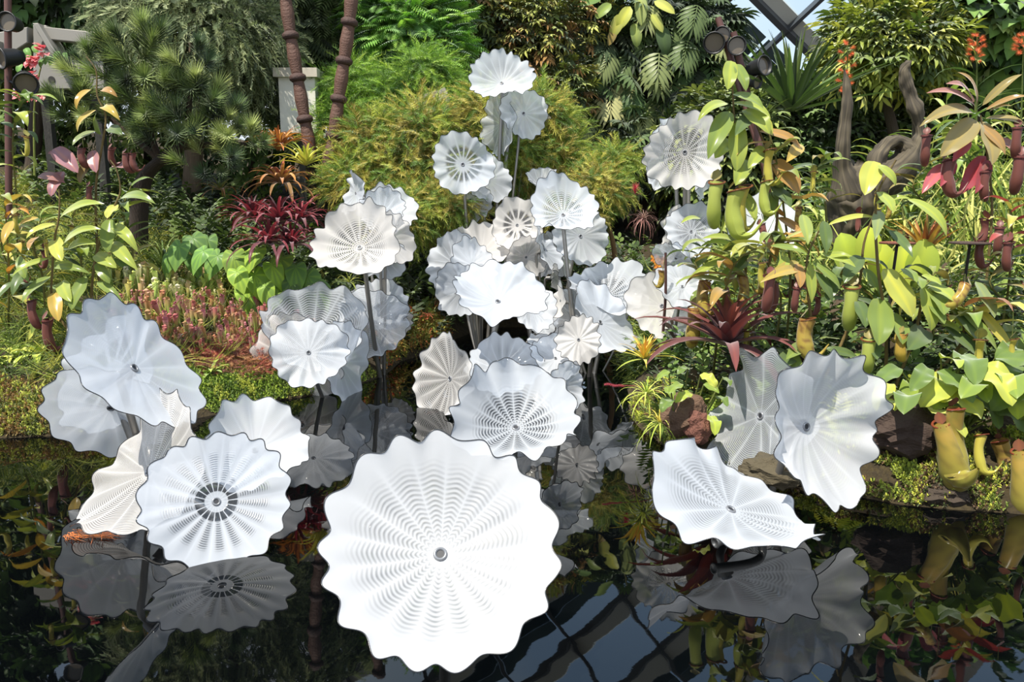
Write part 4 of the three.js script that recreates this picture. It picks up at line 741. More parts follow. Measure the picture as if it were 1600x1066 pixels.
// pitcher plants of the left bank
pitcherVine('pitcher_vine', 'yellowing pitcher plant vine at the left edge of the picture', groundHit(12, 520), [at(14, 430, 7.2), at(10, 350, 7.2), at(6, 300, 7.2)], { n: 14, L: 0.33, colors: [0xb8a03c, 0x9a9a34, 0xc88a34, 0x7e8a30], pitch: 0.3, kind: ['slim', 'red'], seed: 7 });
pitcherVine('pitcher_vine', 'leafy green pitcher plant hanging over the dark post at the upper left', ground(25, 8.6), [at(25, 300, 8.1), at(20, 220, 8), at(30, 170, 7.9), at(45, 150, 7.9)], { n: 18, L: 0.32, colors: [0x5f7a2c, 0x7e9434, 0x48622a, 0x9aa840], pitch: 0.15, kind: ['slim'], seed: 9, t0: 0.35 });
for (const [px, py, d, label] of [[60, 470, 7.4, 'leafy pitcher plant low behind the arching lime climber'], [120, 440, 8, 'leafy pitcher plant at the foot of the mauve-leaved one'], [10, 470, 7.9, 'leafy pitcher plant half cut off by the left edge'], [200, 420, 8.4, 'leafy pitcher plant between the pine trunk and the trumpet pitchers']])
  pitcherVine('pitcher_vine', label, ground(px, d), [at(px + 6, py - 40, d), at(px - 8, py - 90, d - 0.05), at(px + 5, py - 130, d)], { n: 26, L: 0.32, colors: [0x5f7a2c, 0x7e9434, 0x48622a, 0x9aa840, 0xa8a040], pitch: 0.1, kind: ['slim'], PL: 0.12, seed: px + 3, t0: 0.05, spread: 1.6 });
for (const [px, py, w] of [[25, 565, 'the pair closest to the water'], [60, 560, 'beside its darker twin']]) rosette('bog_plant', 'squat lime bog plant with curling leaves at far left, ' + w, 'plant', groundHit(px, py), { n: 14, L: 0.26, W: 0.3, shape: 'oval', colors: [0xa8b83c, 0xc4c850, 0x7c9030], seed: px, inner: 1.2, outer: 0.1, bend: 1.2, wave: 0.2 });
rosette('bog_plant', 'small green rosette on the moss below the sundews', 'plant', groundHit(330, 590), { n: 12, L: 0.24, W: 0.24, shape: 'oval', colors: [0x7e9a34, 0x9ab044], seed: 44, inner: 1.2, outer: 0.2 });
rosette('strap_plant', 'dark green strap-leaved clump under the pine branches', 'plant', ground(255, 9), { n: 34, L: 0.75, W: 0.05, colors: [0x3f5a22, 0x5b7430, 0x7a8c44], seed: 45, inner: 1.5, outer: 0.7, bend: 1.2 });
rosette('strap_plant', 'dark green strap-leaved clump left of the burgundy bromeliads', 'plant', ground(330, 8.9), { n: 30, L: 0.6, W: 0.06, colors: [0x35501e, 0x4f6a2a, 0x6a803a], seed: 46, inner: 1.5, outer: 0.6, bend: 1.2 });
// ---------------------------------------------------------------- plants whose single leaves can be told apart
const handGeos = new Map();
function handGeo(W, bend, wave) {
  const k = [W, bend, wave].join();
  if (!handGeos.has(k)) handGeos.set(k, leaf({ W, shape: W > 0.34 ? 'oval' : 'lance', bend, lift: bend * 0.42, fold: 0.22, wave, waves: 3, seg: 12, cols: 6, rib: [1.3, 1.2, 0.85], edge: [1.08, 1.0, 0.7] }));
  return handGeos.get(k);
}
function handPlant(name, label, category, px, d, stems, leaves, pitchers, seed) {
  const base = ground(px, d), g = thing(name, label, category, base), q = rngOf(seed), P = (x, y, dd) => at(x, y, dd).sub(base);
  for (const s of stems) mesh('stem', tube([V(0, -0.03, 0), ...s.map(([x, y, dd]) => P(x, y, dd || d))], [0.013, 0.006], 6), bark(0x7d6a3a, 0.7), g);
  for (const [bx, by, tx, ty, W, c, bend = 0.5, dz = 0] of leaves) {
    const a = P(bx, by, d + dz + 0.1 * (q() - 0.5)), b = P(tx, ty, d + dz - 0.16 + 0.12 * (q() - 0.5)), dir = b.clone().sub(a);
    const m = mesh('leaf', handGeo(W, bend, W > 0.34 ? 0.14 : 0.08), leafMat(c, { trans: 0.4, coat: 0.5, cr: 0.25 }), g);
    put(m, a, Q(dir, V((q() - 0.5) * 0.5, 0.75, 0.75)), dir.length() * 1.06);
  }
  for (const [mx, my, len, kind, yaw, lean = 0, wide = 1] of pitchers) {
    const L = metres(len, d), p = addPitcher(g, P(mx, my, d - 0.12), L, 1, yaw, PIT[kind], pitMat(kind), bark(kind === 'red' ? 0x5a2420 : 0x8a5228, 0.35), leafMat(kind === 'red' ? 0x6a342c : 0x857a3c, { coat: 0.4 }));
    p.scale.set(L * wide, L, L * wide); p.rotation.z = lean;
    for (const s of p.children) { if (s.name === 'lip') s.scale.set(0.185, 0.13, 0.185); else { s.scale.setScalar(0.34); s.position.set(0, 0.03, -0.17); } }
    mesh('tendril', tube([P(mx, my - 18, d), P(mx + 10 * Math.sin(yaw), my + len * 0.5, d - 0.05), V(0, -0.65, 0.52).multiplyScalar(L).applyAxisAngle(V(0, 1, 0), yaw).add(P(mx, my, d - 0.12))], [0.0026], 4, 10), tendrilMat, g);
  }
  return g;
}
const LG = 0x93a23c, MG = 0x728730, DG = 0x4e6628, YG = 0xb0b44a, OR = 0xa07a3c, YL = 0xb89c42, GR = 0x7c8c56;
handPlant('pitcher_plant', 'tall pitcher plant with long drooping leaves crossing the round banded flower', 'pitcher plant', 1160, 6.1, [[[1165, 420], [1160, 330], [1150, 250], [1146, 165], [1142, 95]], [[1200, 420], [1215, 330], [1205, 260], [1180, 190], [1160, 150]]],
  [[1140, 174, 1107, 246, 0.3, MG, 0.7], [1152, 190, 1151, 264, 0.38, LG, 0.35], [1137, 162, 1090, 188, 0.25, LG, 1.0], [1164, 172, 1202, 208, 0.42, LG, 0.8], [1142, 220, 1118, 246, 0.4, LG, 0.6], [1166, 250, 1150, 288, 0.4, 0x8a9a34, 0.6], [1186, 205, 1252, 232, 0.26, OR, 0.9], [1208, 250, 1247, 300, 0.42, OR, 0.5], [1252, 226, 1230, 252, 0.3, YL, 0.5], [1204, 288, 1234, 322, 0.4, DG, 0.4], [1142, 95, 1137, 138, 0.4, LG, 0.4], [1145, 147, 1192, 168, 0.34, MG, 0.7], [1146, 162, 1204, 184, 0.28, LG, 0.8], [1160, 172, 1206, 210, 0.36, YG, 0.7], [1150, 100, 1165, 140, 0.36, MG, 0.5], [1175, 180, 1150, 210, 0.34, DG, 0.5], [1195, 230, 1170, 262, 0.36, LG, 0.6], [1210, 300, 1195, 345, 0.34, MG, 0.5], [1160, 300, 1180, 345, 0.34, LG, 0.6], [1150, 320, 1128, 360, 0.3, LG, 0.6], [1215, 340, 1255, 370, 0.34, OR, 0.6], [1165, 390, 1105, 405, 0.24, LG, 0.9], [1168, 400, 1080, 432, 0.16, LG, 0.6], [1170, 410, 1120, 440, 0.25, MG, 0.7], [1175, 395, 1230, 390, 0.22, YG, 0.9], [1170, 380, 1150, 420, 0.35, DG, 0.4], [1095, 342, 1065, 348, 0.22, LG, 0.7], [1160, 380, 1100, 372, 0.16, LG, 0.6]],
  [[1120, 285, 62, 'green', 2.6, 0.05], [1152, 298, 66, 'green', 1.2, -0.05, 1.15], [1163, 292, 62, 'slim', 2.0, 0.08], [1203, 235, 48, 'slim', 0.6, 0], [1198, 284, 46, 'green', 1.1, -0.1], [1102, 440, 48, 'spotted', 1.2, -0.25], [1160, 434, 42, 'spotted', 4.6, 0.35], [1086, 482, 56, 'spotted', 3.0, 0.05], [1208, 440, 44, 'red', 4.5, 0.2], [1190, 352, 34, 'red', 2.2, -0.5]], 3);
handPlant('pitcher_plant', 'low pitcher plant with hanging green and spotted pitchers above the tall glass flower', 'pitcher plant', 1270, 5.5, [[[1268, 520], [1262, 450], [1262, 400], [1280, 360]], [[1330, 500], [1345, 430], [1350, 380], [1367, 330]]],
  [[1293, 352, 1368, 340, 0.16, YG, 0.7], [1282, 396, 1335, 416, 0.3, LG, 0.5], [1264, 412, 1268, 470, 0.28, LG, 0.3], [1204, 384, 1262, 398, 0.2, MG, 0.6], [1287, 345, 1291, 394, 0.34, DG, 0.4], [1254, 335, 1262, 380, 0.32, 0x8a9a4a, 0.4], [1248, 410, 1200, 432, 0.22, 0xa89a44, 0.6], [1252, 420, 1190, 440, 0.2, 0xb09a48, 0.7], [1270, 410, 1312, 450, 0.26, MG, 0.6], [1275, 405, 1330, 400, 0.24, LG, 0.7], [1246, 412, 1250, 448, 0.35, OR, 0.4], [1275, 425, 1300, 470, 0.3, DG, 0.5], [1230, 545, 1250, 585, 0.4, MG, 0.5], [1245, 550, 1210, 580, 0.35, DG, 0.6], [1290, 545, 1340, 560, 0.34, DG, 0.5], [1262, 540, 1230, 560, 0.34, MG, 0.5], [1345, 400, 1320, 440, 0.36, DG, 0.5], [1350, 420, 1372, 455, 0.34, MG, 0.5], [1310, 430, 1290, 470, 0.36, DG, 0.5], [1230, 400, 1215, 440, 0.32, LG, 0.5]],
  [[1331, 448, 62, 'green', 2.8, 0, 1.05], [1262, 499, 56, 'spotted', 1.3, -0.05, 1.1], [1246, 450, 34, 'red', 2.5, 0.1], [1203, 432, 50, 'red', 3.0, 0.05]], 4);
handPlant('pitcher_plant', 'glossy pitcher plant with wide wavy leaves below the driftwood', 'pitcher plant', 1400, 5.3, [[[1385, 520], [1372, 420], [1368, 340], [1372, 300], [1400, 250]], [[1430, 520], [1440, 470], [1445, 440]], [[1500, 540], [1505, 500], [1500, 475]]],
  [[1380, 420, 1424, 492, 0.42, YG, 0.4], [1374, 466, 1373, 536, 0.46, MG, 0.35], [1390, 488, 1410, 536, 0.5, MG, 0.5], [1440, 448, 1455, 515, 0.4, LG, 0.6], [1418, 311, 1481, 370, 0.22, LG, 1.0], [1368, 318, 1422, 310, 0.22, LG, 0.8], [1366, 252, 1352, 302, 0.46, YG, 0.35], [1372, 258, 1400, 290, 0.34, LG, 0.9], [1372, 300, 1395, 330, 0.36, LG, 0.5], [1374, 330, 1368, 372, 0.24, GR, 0.5], [1452, 445, 1490, 470, 0.42, LG, 0.5], [1460, 450, 1475, 490, 0.44, MG, 0.5], [1440, 430, 1470, 445, 0.4, LG, 0.5], [1420, 430, 1440, 450, 0.5, MG, 0.6], [1520, 476, 1582, 562, 0.2, 0xb0a83c, 0.5], [1492, 477, 1556, 545, 0.22, MG, 0.4], [1484, 480, 1540, 550, 0.26, DG, 0.4], [1524, 440, 1553, 494, 0.36, GR, 0.3], [1476, 510, 1530, 560, 0.34, DG, 0.4], [1575, 520, 1600, 560, 0.4, MG, 0.4], [1570, 505, 1585, 545, 0.4, GR, 0.4], [1390, 360, 1425, 400, 0.24, DG, 0.5], [1410, 420, 1432, 440, 0.36, MG, 0.5], [1445, 515, 1420, 545, 0.42, DG, 0.5], [1350, 520, 1370, 560, 0.42, DG, 0.5], [1460, 500, 1500, 520, 0.3, LG, 0.7], [1340, 470, 1352, 510, 0.4, DG, 0.5], [1450, 470, 1475, 505, 0.38, MG, 0.5]],
  [[1358, 530, 50, 'green', 2.7, 0, 1.2], [1410, 522, 40, 'fat', 2.0, 0], [1508, 446, 40, 'spotted', 3.6, 0.7, 1.1]], 5);
const PB = 0x948650, PP = 0xa0706a, RD = 0x9c3040, BR = 0x9a7a44;
handPlant('pitcher_plant', 'bronze and pink pitcher plant rosette high at the right with crimson leaves below', 'pitcher plant', 1545, 6.5, [[[1550, 330], [1545, 260], [1532, 180]]],
  [[1520, 176, 1437, 196, 0.2, PB, 1.0], [1525, 168, 1450, 144, 0.18, PP, 0.8], [1526, 165, 1498, 112, 0.24, BR, 0.9], [1535, 165, 1596, 116, 0.2, PB, 0.8], [1540, 172, 1606, 150, 0.2, BR, 0.7], [1540, 185, 1606, 200, 0.24, PB, 0.9], [1525, 188, 1472, 242, 0.36, PB, 0.5], [1535, 190, 1550, 254, 0.36, PB, 0.4], [1520, 190, 1500, 225, 0.3, PB, 0.5], [1540, 244, 1500, 302, 0.34, RD, 0.4], [1476, 256, 1442, 300, 0.3, 0xb85a64, 0.4], [1512, 215, 1490, 250, 0.34, RD, 0.4], [1545, 250, 1525, 300, 0.3, 0x8a2c38, 0.4], [1520, 160, 1480, 130, 0.24, PP, 0.8], [1530, 195, 1570, 240, 0.3, BR, 0.6], [1560, 215, 1600, 250, 0.3, PP, 0.6], [1490, 250, 1470, 290, 0.3, RD, 0.5], [1545, 175, 1580, 165, 0.22, PB, 0.8]],
  [[1448, 212, 40, 'red', 2.6, 0], [1484, 250, 50, 'red', 1.6, -0.1, 1.1], [1590, 200, 40, 'red', 2.5, 0], [1594, 245, 50, 'red', 2.7, 0.05], [1541, 268, 40, 'red', 2.2, 0], [1562, 356, 38, 'red', 2.6, 0]], 6);
handPlant('pitcher_plant', 'lime climbing pitcher plant with arching leaves before the trumpet pitchers', 'pitcher plant', 130, 6.9, [[[142, 480], [148, 410], [165, 350], [180, 320], [188, 300], [182, 265], [172, 250]], [[84, 480], [82, 420], [86, 370], [92, 340], [93, 310], [92, 295]]],
  [[93, 342, 160, 318, 0.2, LG, 0.7], [87, 350, 41, 372, 0.26, YG, 0.8], [98, 388, 156, 357, 0.24, LG, 0.9], [104, 392, 148, 381, 0.26, LG, 0.7], [86, 372, 96, 406, 0.42, YG, 0.4], [76, 404, 20, 430, 0.2, LG, 0.7], [84, 418, 140, 427, 0.2, MG, 0.8], [79, 432, 36, 470, 0.34, MG, 0.5], [135, 432, 112, 482, 0.38, MG, 0.4], [186, 313, 242, 317, 0.22, MG, 0.9], [172, 342, 168, 392, 0.4, MG, 0.4], [175, 350, 216, 394, 0.24, LG, 1.0], [175, 379, 214, 421, 0.24, LG, 0.8], [149, 398, 181, 418, 0.36, LG, 0.7], [151, 411, 171, 442, 0.36, MG, 0.6], [84, 457, 91, 500, 0.38, YL, 0.4], [182, 320, 168, 340, 0.5, YG, 0.4], [60, 370, 45, 390, 0.34, OR, 0.6], [96, 440, 110, 470, 0.36, LG, 0.5], [45, 330, 10, 320, 0.26, OR, 0.7], [60, 340, 30, 352, 0.3, YL, 0.6], [20, 345, 5, 380, 0.3, YL, 0.5], [152, 440, 190, 470, 0.24, MG, 0.7], [70, 480, 50, 520, 0.34, MG, 0.5], [68, 500, 45, 530, 0.3, YG, 0.5], [30, 400, 45, 440, 0.3, MG, 0.6], [40, 420, 20, 460, 0.34, DG, 0.5], [100, 470, 140, 490, 0.26, MG, 0.6], [20, 440, -5, 470, 0.3, DG, 0.5]],
  [[75, 500, 46, 'red', 2.4, 0.05], [50, 470, 40, 'red', 2.4, -0.1], [200, 480, 34, 'slim', 2.4, 0]], 7);
handPlant('pitcher_plant', 'mauve-leaved pitcher plant with golden curling upper leaves under the pine', 'pitcher plant', 150, 8.1, [[[150, 290], [160, 225], [165, 180], [152, 150], [150, 110], [135, 88]]],
  [[158, 142, 185, 152, 0.3, OR, 1.3], [142, 140, 118, 172, 0.26, 0xb09034, 1.2], [160, 168, 188, 188, 0.26, 0xb09a3c, 1.2], [150, 172, 120, 206, 0.3, 0xa8943c, 1.0], [150, 205, 114, 226, 0.34, GR, 0.6], [158, 210, 150, 178, 0.34, MG, 0.6], [85, 232, 120, 268, 0.4, 0x9a6a74, 0.5], [100, 240, 76, 240, 0.4, 0x8a5a64, 0.5], [145, 235, 150, 268, 0.44, 0xa07078, 0.4], [98, 268, 80, 305, 0.44, 0x9a6a74, 0.4], [172, 222, 180, 205, 0.44, 0x9a7a80, 0.4], [180, 258, 192, 262, 0.5, 0x9a6a74, 0.4], [60, 275, 100, 285, 0.3, 0x8a5a58, 0.6], [170, 200, 190, 210, 0.4, DG, 0.6], [140, 250, 125, 285, 0.4, 0x7a6a3c, 0.5]],
  [[128, 232, 26, 'red', 2.4, 0, 1.3], [198, 240, 26, 'red', 2.4, 0, 1.3], [208, 240, 24, 'red', 2.0, 0, 1.2], [140, 292, 26, 'red', 2.6, 0.1], [175, 232, 24, 'red', 2.2, 0.3, 1.2]], 8);
// ---------------------------------------------------------------- right bank
// sword-leaved plant before the roof gap
rosette('yucca', 'tall dark sword-leaved plant against the bright glass roof', 'plant', at(1236, 178, 10.4), { n: 44, L: 1.45, W: 0.1, shape: 'sword', colors: [0x3c5420, 0x4f6a2a, 0x2c4018, 0x6a7c34], bend: 0.12, inner: 1.5, outer: 0.25, seed: 51, jitter: 0.3, fold: 0.5 });
rosette('yucca', 'lower spiky plant left of the tall sword-leaved one', 'plant', at(1190, 190, 10.2), { n: 24, L: 0.6, W: 0.08, shape: 'sword', colors: [0x4a5f26, 0x66782e, 0x2f431a], bend: 0.3, inner: 1.4, outer: 0.1, seed: 52, fold: 0.5 });
// ginger canes and grasses
function cane(label, px, d, h, { n = 12, L = 0.5, W = 0.12, colors, seed, lean = 0.1, flower = null } ) {
  const base = ground(px, d), g = thing('ginger_plant', label, 'plant', base), q = rngOf(seed), lf = [0, 1].map((k) => leaf({ W: W * (1 + 0.2 * k), shape: 'lance', bend: 0.7 + 0.5 * k, seg: 7, fold: 0.3 }));
  const mats = colors.map((c) => leafMat(c, { trans: 0.4, coat: 0.35 }));
  for (let s = 0; s < 3; s++) {
    const az = q() * tau, tip = V(Math.sin(az) * lean * h, h * (0.8 + 0.25 * q()), Math.cos(az) * lean * h), c = new THREE.CatmullRomCurve3([V((q() - 0.5) * 0.2, -0.05, (q() - 0.5) * 0.2), tip.clone().multiplyScalar(0.5), tip]);
    mesh('cane', tube(c.points, [0.014, 0.007], 6), bark(0x7a8a3a, 0.6), g);
    for (let i = 0; i < n; i++) { const t = 0.3 + 0.7 * (i + 0.5) / n; put(mesh('leaf', lf[i % 2], mats[Math.floor(q() * mats.length)], g), c.getPoint(t), Q(dirOf(az + (i % 2 ? 0.3 : Math.PI + 0.3) + (q() - 0.5), 0.55 + 0.5 * (q() - 0.3)), V(0, 1, 0)), L * (0.8 + 0.4 * q())); }
  }
  if (flower) {
    const p = at(flower[0], flower[1], d - 0.2).sub(base), len = metres(flower[2], d);
    mesh('flower_stalk', tube([V(0, 0, 0), p.clone().multiplyScalar(0.6), p.clone().add(V(0, len * 0.4, 0))], [0.012, 0.006], 6), bark(0x6a7a34), g);
    const fl = needleTuft(40, 0.05, seed), fm = leafMat(0xe07038, { trans: 0.3, coat: 0 });
    for (let i = 0; i < 16; i++) { const t = i / 16, a = i * 2.4; put(mesh('floret', fl, fm, g), p.clone().add(V(Math.cos(a) * 0.03, len * (t - 0.5), Math.sin(a) * 0.03)), Q(V(Math.cos(a), 0.4, Math.sin(a))), 0.07 + 0.03 * Math.sin(Math.PI * t)); }
  }
  return g;
}
const gingerG = [0x5a7a2c, 0x7c9638, 0x9aac4a, 0x3f5c20, 0xb0b45a];
cane('ginger with an orange flower spike behind the driftwood prong', 1325, 9.4, 1.5, { colors: gingerG, seed: 1, flower: [1322, 105, 80] });
cane('ginger with a small orange flower near the top right', 1525, 9.8, 1.9, { colors: gingerG, seed: 2, flower: [1525, 75, 40] });
cane('leafy ginger right behind the driftwood', 1390, 9.6, 1.7, { colors: gingerG, seed: 3 });
cane('leafy ginger between the two orange flower spikes', 1455, 9.5, 1.9, { colors: gingerG, seed: 4 });
cane('leafy ginger with yellow edges below the driftwood prongs', 1375, 8.6, 0.9, { colors: [0x9aac3a, 0xc0bc4a, 0x7a9434], seed: 5, L: 0.42, W: 0.17 });
cane('leafy ginger at the right edge of the picture', 1590, 9.0, 1.8, { colors: gingerG, seed: 6, flower: [1598, 70, 30] });
cane('leafy ginger low behind the crossing pitcher plant leaves', 1215, 8.8, 1.3, { colors: gingerG, seed: 8 });
cane('broad ginger clump in the middle of the long grasses', 1420, 8.9, 1.5, { colors: gingerG, seed: 9, n: 16 });
cane('leafy ginger behind the bronze rosette', 1505, 8.7, 1.6, { colors: gingerG, seed: 10, n: 16 });
cane('leafy ginger in front of the tall sword-leaved plant', 1285, 9.7, 1.5, { colors: gingerG, seed: 11, n: 16 });
cane('slender ginger left of the driftwood', 1260, 9.2, 1.3, { colors: gingerG, seed: 7 });
carpet('grass', 'long arching grasses filling the slope around the driftwood', 'grass', [[3.6, 9.6, 1.2, 1], [4.6, 9.3, 1.4, 1.4], [5.8, 9.6, 1.4, 1.4], [3.0, 8.6, 0.6, 0.8], [4.4, 8.0, 1.5, 0.5]], GEO.grassA, [0x6a8430, 0x8ea040, 0xaab25a, 0x4a6424, 0xc0c070], { n: 900, size: 1.15, seed: 12, el: 1.5 });
carpet('grass', 'fine wild grass between the gingers and the hanging pitchers', 'grass', [[2.7, 8.2, 0.9, 0.8], [3.8, 7.4, 1.5, 0.7], [2.2, 9.4, 0.8, 1]], GEO.grassB, [0x55702a, 0x7c9038, 0x9aa44c, 0x3c5420], { n: 420, size: 0.5, seed: 13, el: 1.5 });
// weathered driftwood
{
  const base = ground(1345, 7.9), g = thing('driftwood', 'weathered grey driftwood stump with two upright prongs like necks', 'driftwood', base), P = (x, y, d = 7.7) => at(x, y, d).sub(base);
  const wood = dataTex(128, 512, (u, v) => { const k = 0.5 + 0.4 * noise(u * 14, v * 2.5, 3) + 0.25 * noise(u * 40, v * 5, 8); return [0.17 + 0.24 * k, 0.15 + 0.22 * k, 0.12 + 0.17 * k]; }, true);
  const wm = new THREE.MeshStandardMaterial({ map: wood, roughness: 0.85, bumpMap: wood, bumpScale: 0.02 });
  const rough = (geo, amp) => { const p = geo.attributes.position, n = geo.attributes.normal; for (let i = 0; i < p.count; i++) { const k = amp * (noise(p.getX(i) * 5, p.getY(i) * 3, p.getZ(i) * 5) + 0.5 * noise(p.getX(i) * 16, p.getY(i) * 6, p.getZ(i) * 16)); p.setXYZ(i, p.getX(i) + n.getX(i) * k, p.getY(i) + n.getY(i) * k, p.getZ(i) + n.getZ(i) * k); } geo.computeVertexNormals(); return geo; };
  mesh('body', rough(tube([P(1335, 420), P(1330, 370), P(1335, 320), P(1335, 285), P(1350, 262)], [0.14, 0.17, 0.24, 0.2, 0.1], 28, 60), 0.045), wm, g);
  mesh('prong', rough(tube([P(1334, 345, 7.7), P(1326, 300, 7.63), P(1317, 262, 7.6), P(1318, 215, 7.55), P(1324, 165, 7.55), P(1324, 135, 7.55), P(1319, 108, 7.55)], [0.08, 0.17, 0.085, 0.055, 0.052, 0.042, 0.006], 20, 60), 0.014), wm, g);
  mesh('prong', rough(tube([P(1350, 300), P(1385, 278, 7.75), P(1420, 250, 7.8), P(1438, 215, 7.8), P(1432, 180, 7.8), P(1418, 140, 7.8), P(1412, 112, 7.8), P(1425, 95, 7.75)], [0.2, 0.17, 0.13, 0.07, 0.06, 0.05, 0.04, 0.01], 22, 70), 0.03), wm, g);
  mesh('hump', rough(tube([P(1365, 300), P(1375, 240, 7.75), P(1400, 222, 7.8), P(1425, 245, 7.8)], [0.1, 0.08, 0.07, 0.1], 16, 30), 0.025), wm, g);
}
// rust plates on posts
for (const [px, py, w, label, c] of [[1402, 380, 26, 'rust-red round metal plate on a thin post before the spotted leaves', 0x7a4632], [1516, 380, 30, 'dark brown round metal plate on a bent post at the right', 0x4a3832]]) {
  const d = 5.9, top = at(px, py, d), base = V(top.x, groundAt(top.x, d), -d), g = thing('garden_plate', label, 'garden light', base), r = metres(w, d), h = top.y - base.y;
  mesh('plate', new THREE.LatheGeometry([[0, 0.012], [r * 0.95, 0.008], [r, 0.002], [r * 0.98, -0.006], [0.02, -0.004], [0, -0.004]].map(([x, y]) => new THREE.Vector2(x, y)), 32), bark(c, 0.6), g).position.set(0, h, 0);
  mesh('post', tube([V(0.02, -0.05, 0), V(-0.02, h * 0.5, 0), V(0, h, 0)], [0.011], 8), bark(0x2a2220, 0.6), g);
}
// pitcher plants
const wall = [0x8fa034, 0xa8b040, 0x6f8a2c, 0xc09a3c, 0x9a8a34];
pitcherVine('pitcher_vine', 'orange-tinged pitcher plant beside the big one, leaves hanging broad', ground(1235, 6.5), [at(1235, 430, 6.2), at(1225, 330, 6.1), at(1215, 260, 6.1), at(1200, 200, 6.1)], { n: 10, L: 0.34, geos: NBROAD.concat(NLEAF), colors: [0xa87a34, 0xb08a3a, 0x8a9036, 0x74822e, 0x66802c], pitch: 0.12, kind: ['green', 'slim'], PL: 0.15, seed: 22, t0: 0.3 });
pitcherVine('pitcher_vine', 'sprawling pitcher plant with brown hooked pitchers above the dark red bromeliad', ground(1120, 6.3), [at(1130, 470, 5.9), at(1150, 410, 5.8), at(1190, 385, 5.75), at(1230, 380, 5.75)], { n: 34, L: 0.34, colors: [0x7a8a32, 0x95993e, 0x60762c, 0x9a7c36], pitch: 0.14, kind: ['spotted', 'slim', 'spotted'], PL: 0.15, seed: 23, spread: 1.5, t0: 0.25, face: 0.2 });
pitcherVine('pitcher_vine', 'pitcher plant with long yellow-edged leaves at the right, by the bent post', ground(1530, 5.7), [at(1530, 560, 5.4), at(1520, 510, 5.35), at(1500, 470, 5.3)], { n: 15, L: 0.42, colors: [0xa0a838, 0xc0b848, 0x6f8a2c, 0x8a5a34], pitch: 0.2, kind: ['slim'], PL: 0.17, seed: 27, t0: 0.15, up: 0.5 });
pitcherVine('pitcher_vine', 'red-pitchered plant in a black pot at the right edge', ground(1580, 6.4), [at(1580, 400, 6), at(1580, 340, 5.95), at(1575, 310, 5.95)], { n: 12, L: 0.28, colors: [0x8c9a38, 0xa8a444, 0x9c3a3a, 0xb8484a], pitch: 0.5, kind: ['red'], PL: 0.17, seed: 30, t0: 0.3 });
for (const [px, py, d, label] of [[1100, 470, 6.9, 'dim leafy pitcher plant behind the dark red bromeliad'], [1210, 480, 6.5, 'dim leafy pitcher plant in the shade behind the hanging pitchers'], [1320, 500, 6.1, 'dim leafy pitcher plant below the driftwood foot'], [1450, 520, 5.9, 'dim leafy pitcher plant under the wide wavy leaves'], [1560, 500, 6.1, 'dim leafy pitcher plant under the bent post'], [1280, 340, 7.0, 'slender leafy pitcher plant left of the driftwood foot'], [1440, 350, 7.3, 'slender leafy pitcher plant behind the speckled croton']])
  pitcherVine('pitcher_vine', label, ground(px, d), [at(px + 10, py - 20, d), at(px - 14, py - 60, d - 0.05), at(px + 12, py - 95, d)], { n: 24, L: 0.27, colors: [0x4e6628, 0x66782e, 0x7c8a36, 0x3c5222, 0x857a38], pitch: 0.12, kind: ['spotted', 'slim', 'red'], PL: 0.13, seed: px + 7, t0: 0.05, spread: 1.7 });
// spotted croton
rosette('croton', 'croton with upright orange-speckled leaves between the plates', 'plant', at(1445, 400, 6.6), { n: 20, L: 0.46, W: 0.16, shape: 'sword', colors: [0xb8862c, 0xc89a3a, 0xa0602a, 0xb0a040], inner: 1.5, outer: 0.65, bend: 0.25, seed: 61, fold: 0.4, tints: { spots: [0.35, [0.5, 0.3, 0.2]] } });
{ // large lime leaves behind the plates
  const base = ground(1400, 6.7), g = thing('aroid', 'large glowing lime leaves behind the rust-red plate', 'plant', base), q = rngOf(66), geo = leaf({ W: 0.72, shape: 'oval', bend: 0.5, seg: 8, fold: 0.2 });
  for (const [x, y, s, dx] of [[1400, 415, 0.42, 0.15], [1425, 400, 0.4, 0.3], [1330, 380, 0.34, -0.3], [1350, 365, 0.3, 0.1], [1380, 395, 0.34, -0.2]]) { const p = at(x, y + 45, 6.45 + 0.2 * q()).sub(base); put(mesh('leaf', geo, leafMat([0xc4d03c, 0xb0c43a][Math.floor(q() * 2)], { trans: 0.5, coat: 0.3 }), g), p, Q(V(dx, 1, 0.12), V(0, -0.2, 1)), s); mesh('petiole', tube([V(0, -0.02, 0), p.clone().multiplyScalar(0.5), p], [0.012, 0.007], 5), tendrilMat, g); }
}
// bromeliads of the right bank
rosette('bromeliad', 'large dark red bromeliad with broad arching leaves', 'bromeliad', at(1135, 545, 5.75), { n: 32, L: 0.74, W: 0.19, colors: [0x5a2420, 0x6a2c28, 0x48181a, 0x74382c], inner: 1.5, outer: 0.1, bend: 0.75, seed: 71, coat: 0.5 });
rosette('bromeliad', 'golden yellow bromeliad at the edge of the water', 'bromeliad', at(1006, 566, 5.85), { n: 28, L: 0.3, W: 0.14, shape: 'sword', colors: [0x9aa830, 0xc4b43a, 0xd8b040, 0xe0a83c], inner: 1.5, outer: 0.1, bend: 0.5, seed: 72 });
rosette('bromeliad', 'lime green grassy bromeliad spilling toward the water', 'bromeliad', at(1010, 620, 5.55), { n: 34, L: 0.28, W: 0.06, colors: [0xa8b83c, 0xc0c854, 0x86a030], inner: 1.3, outer: -0.2, bend: 1.1, seed: 73 });
rosette('bromeliad', 'second lime grassy bromeliad just above the waterline', 'bromeliad', at(1030, 665, 5.4), { n: 30, L: 0.24, W: 0.06, colors: [0x9aac38, 0xb4bc4a, 0xc8b44a], inner: 1.2, outer: -0.4, bend: 1.1, seed: 74 });
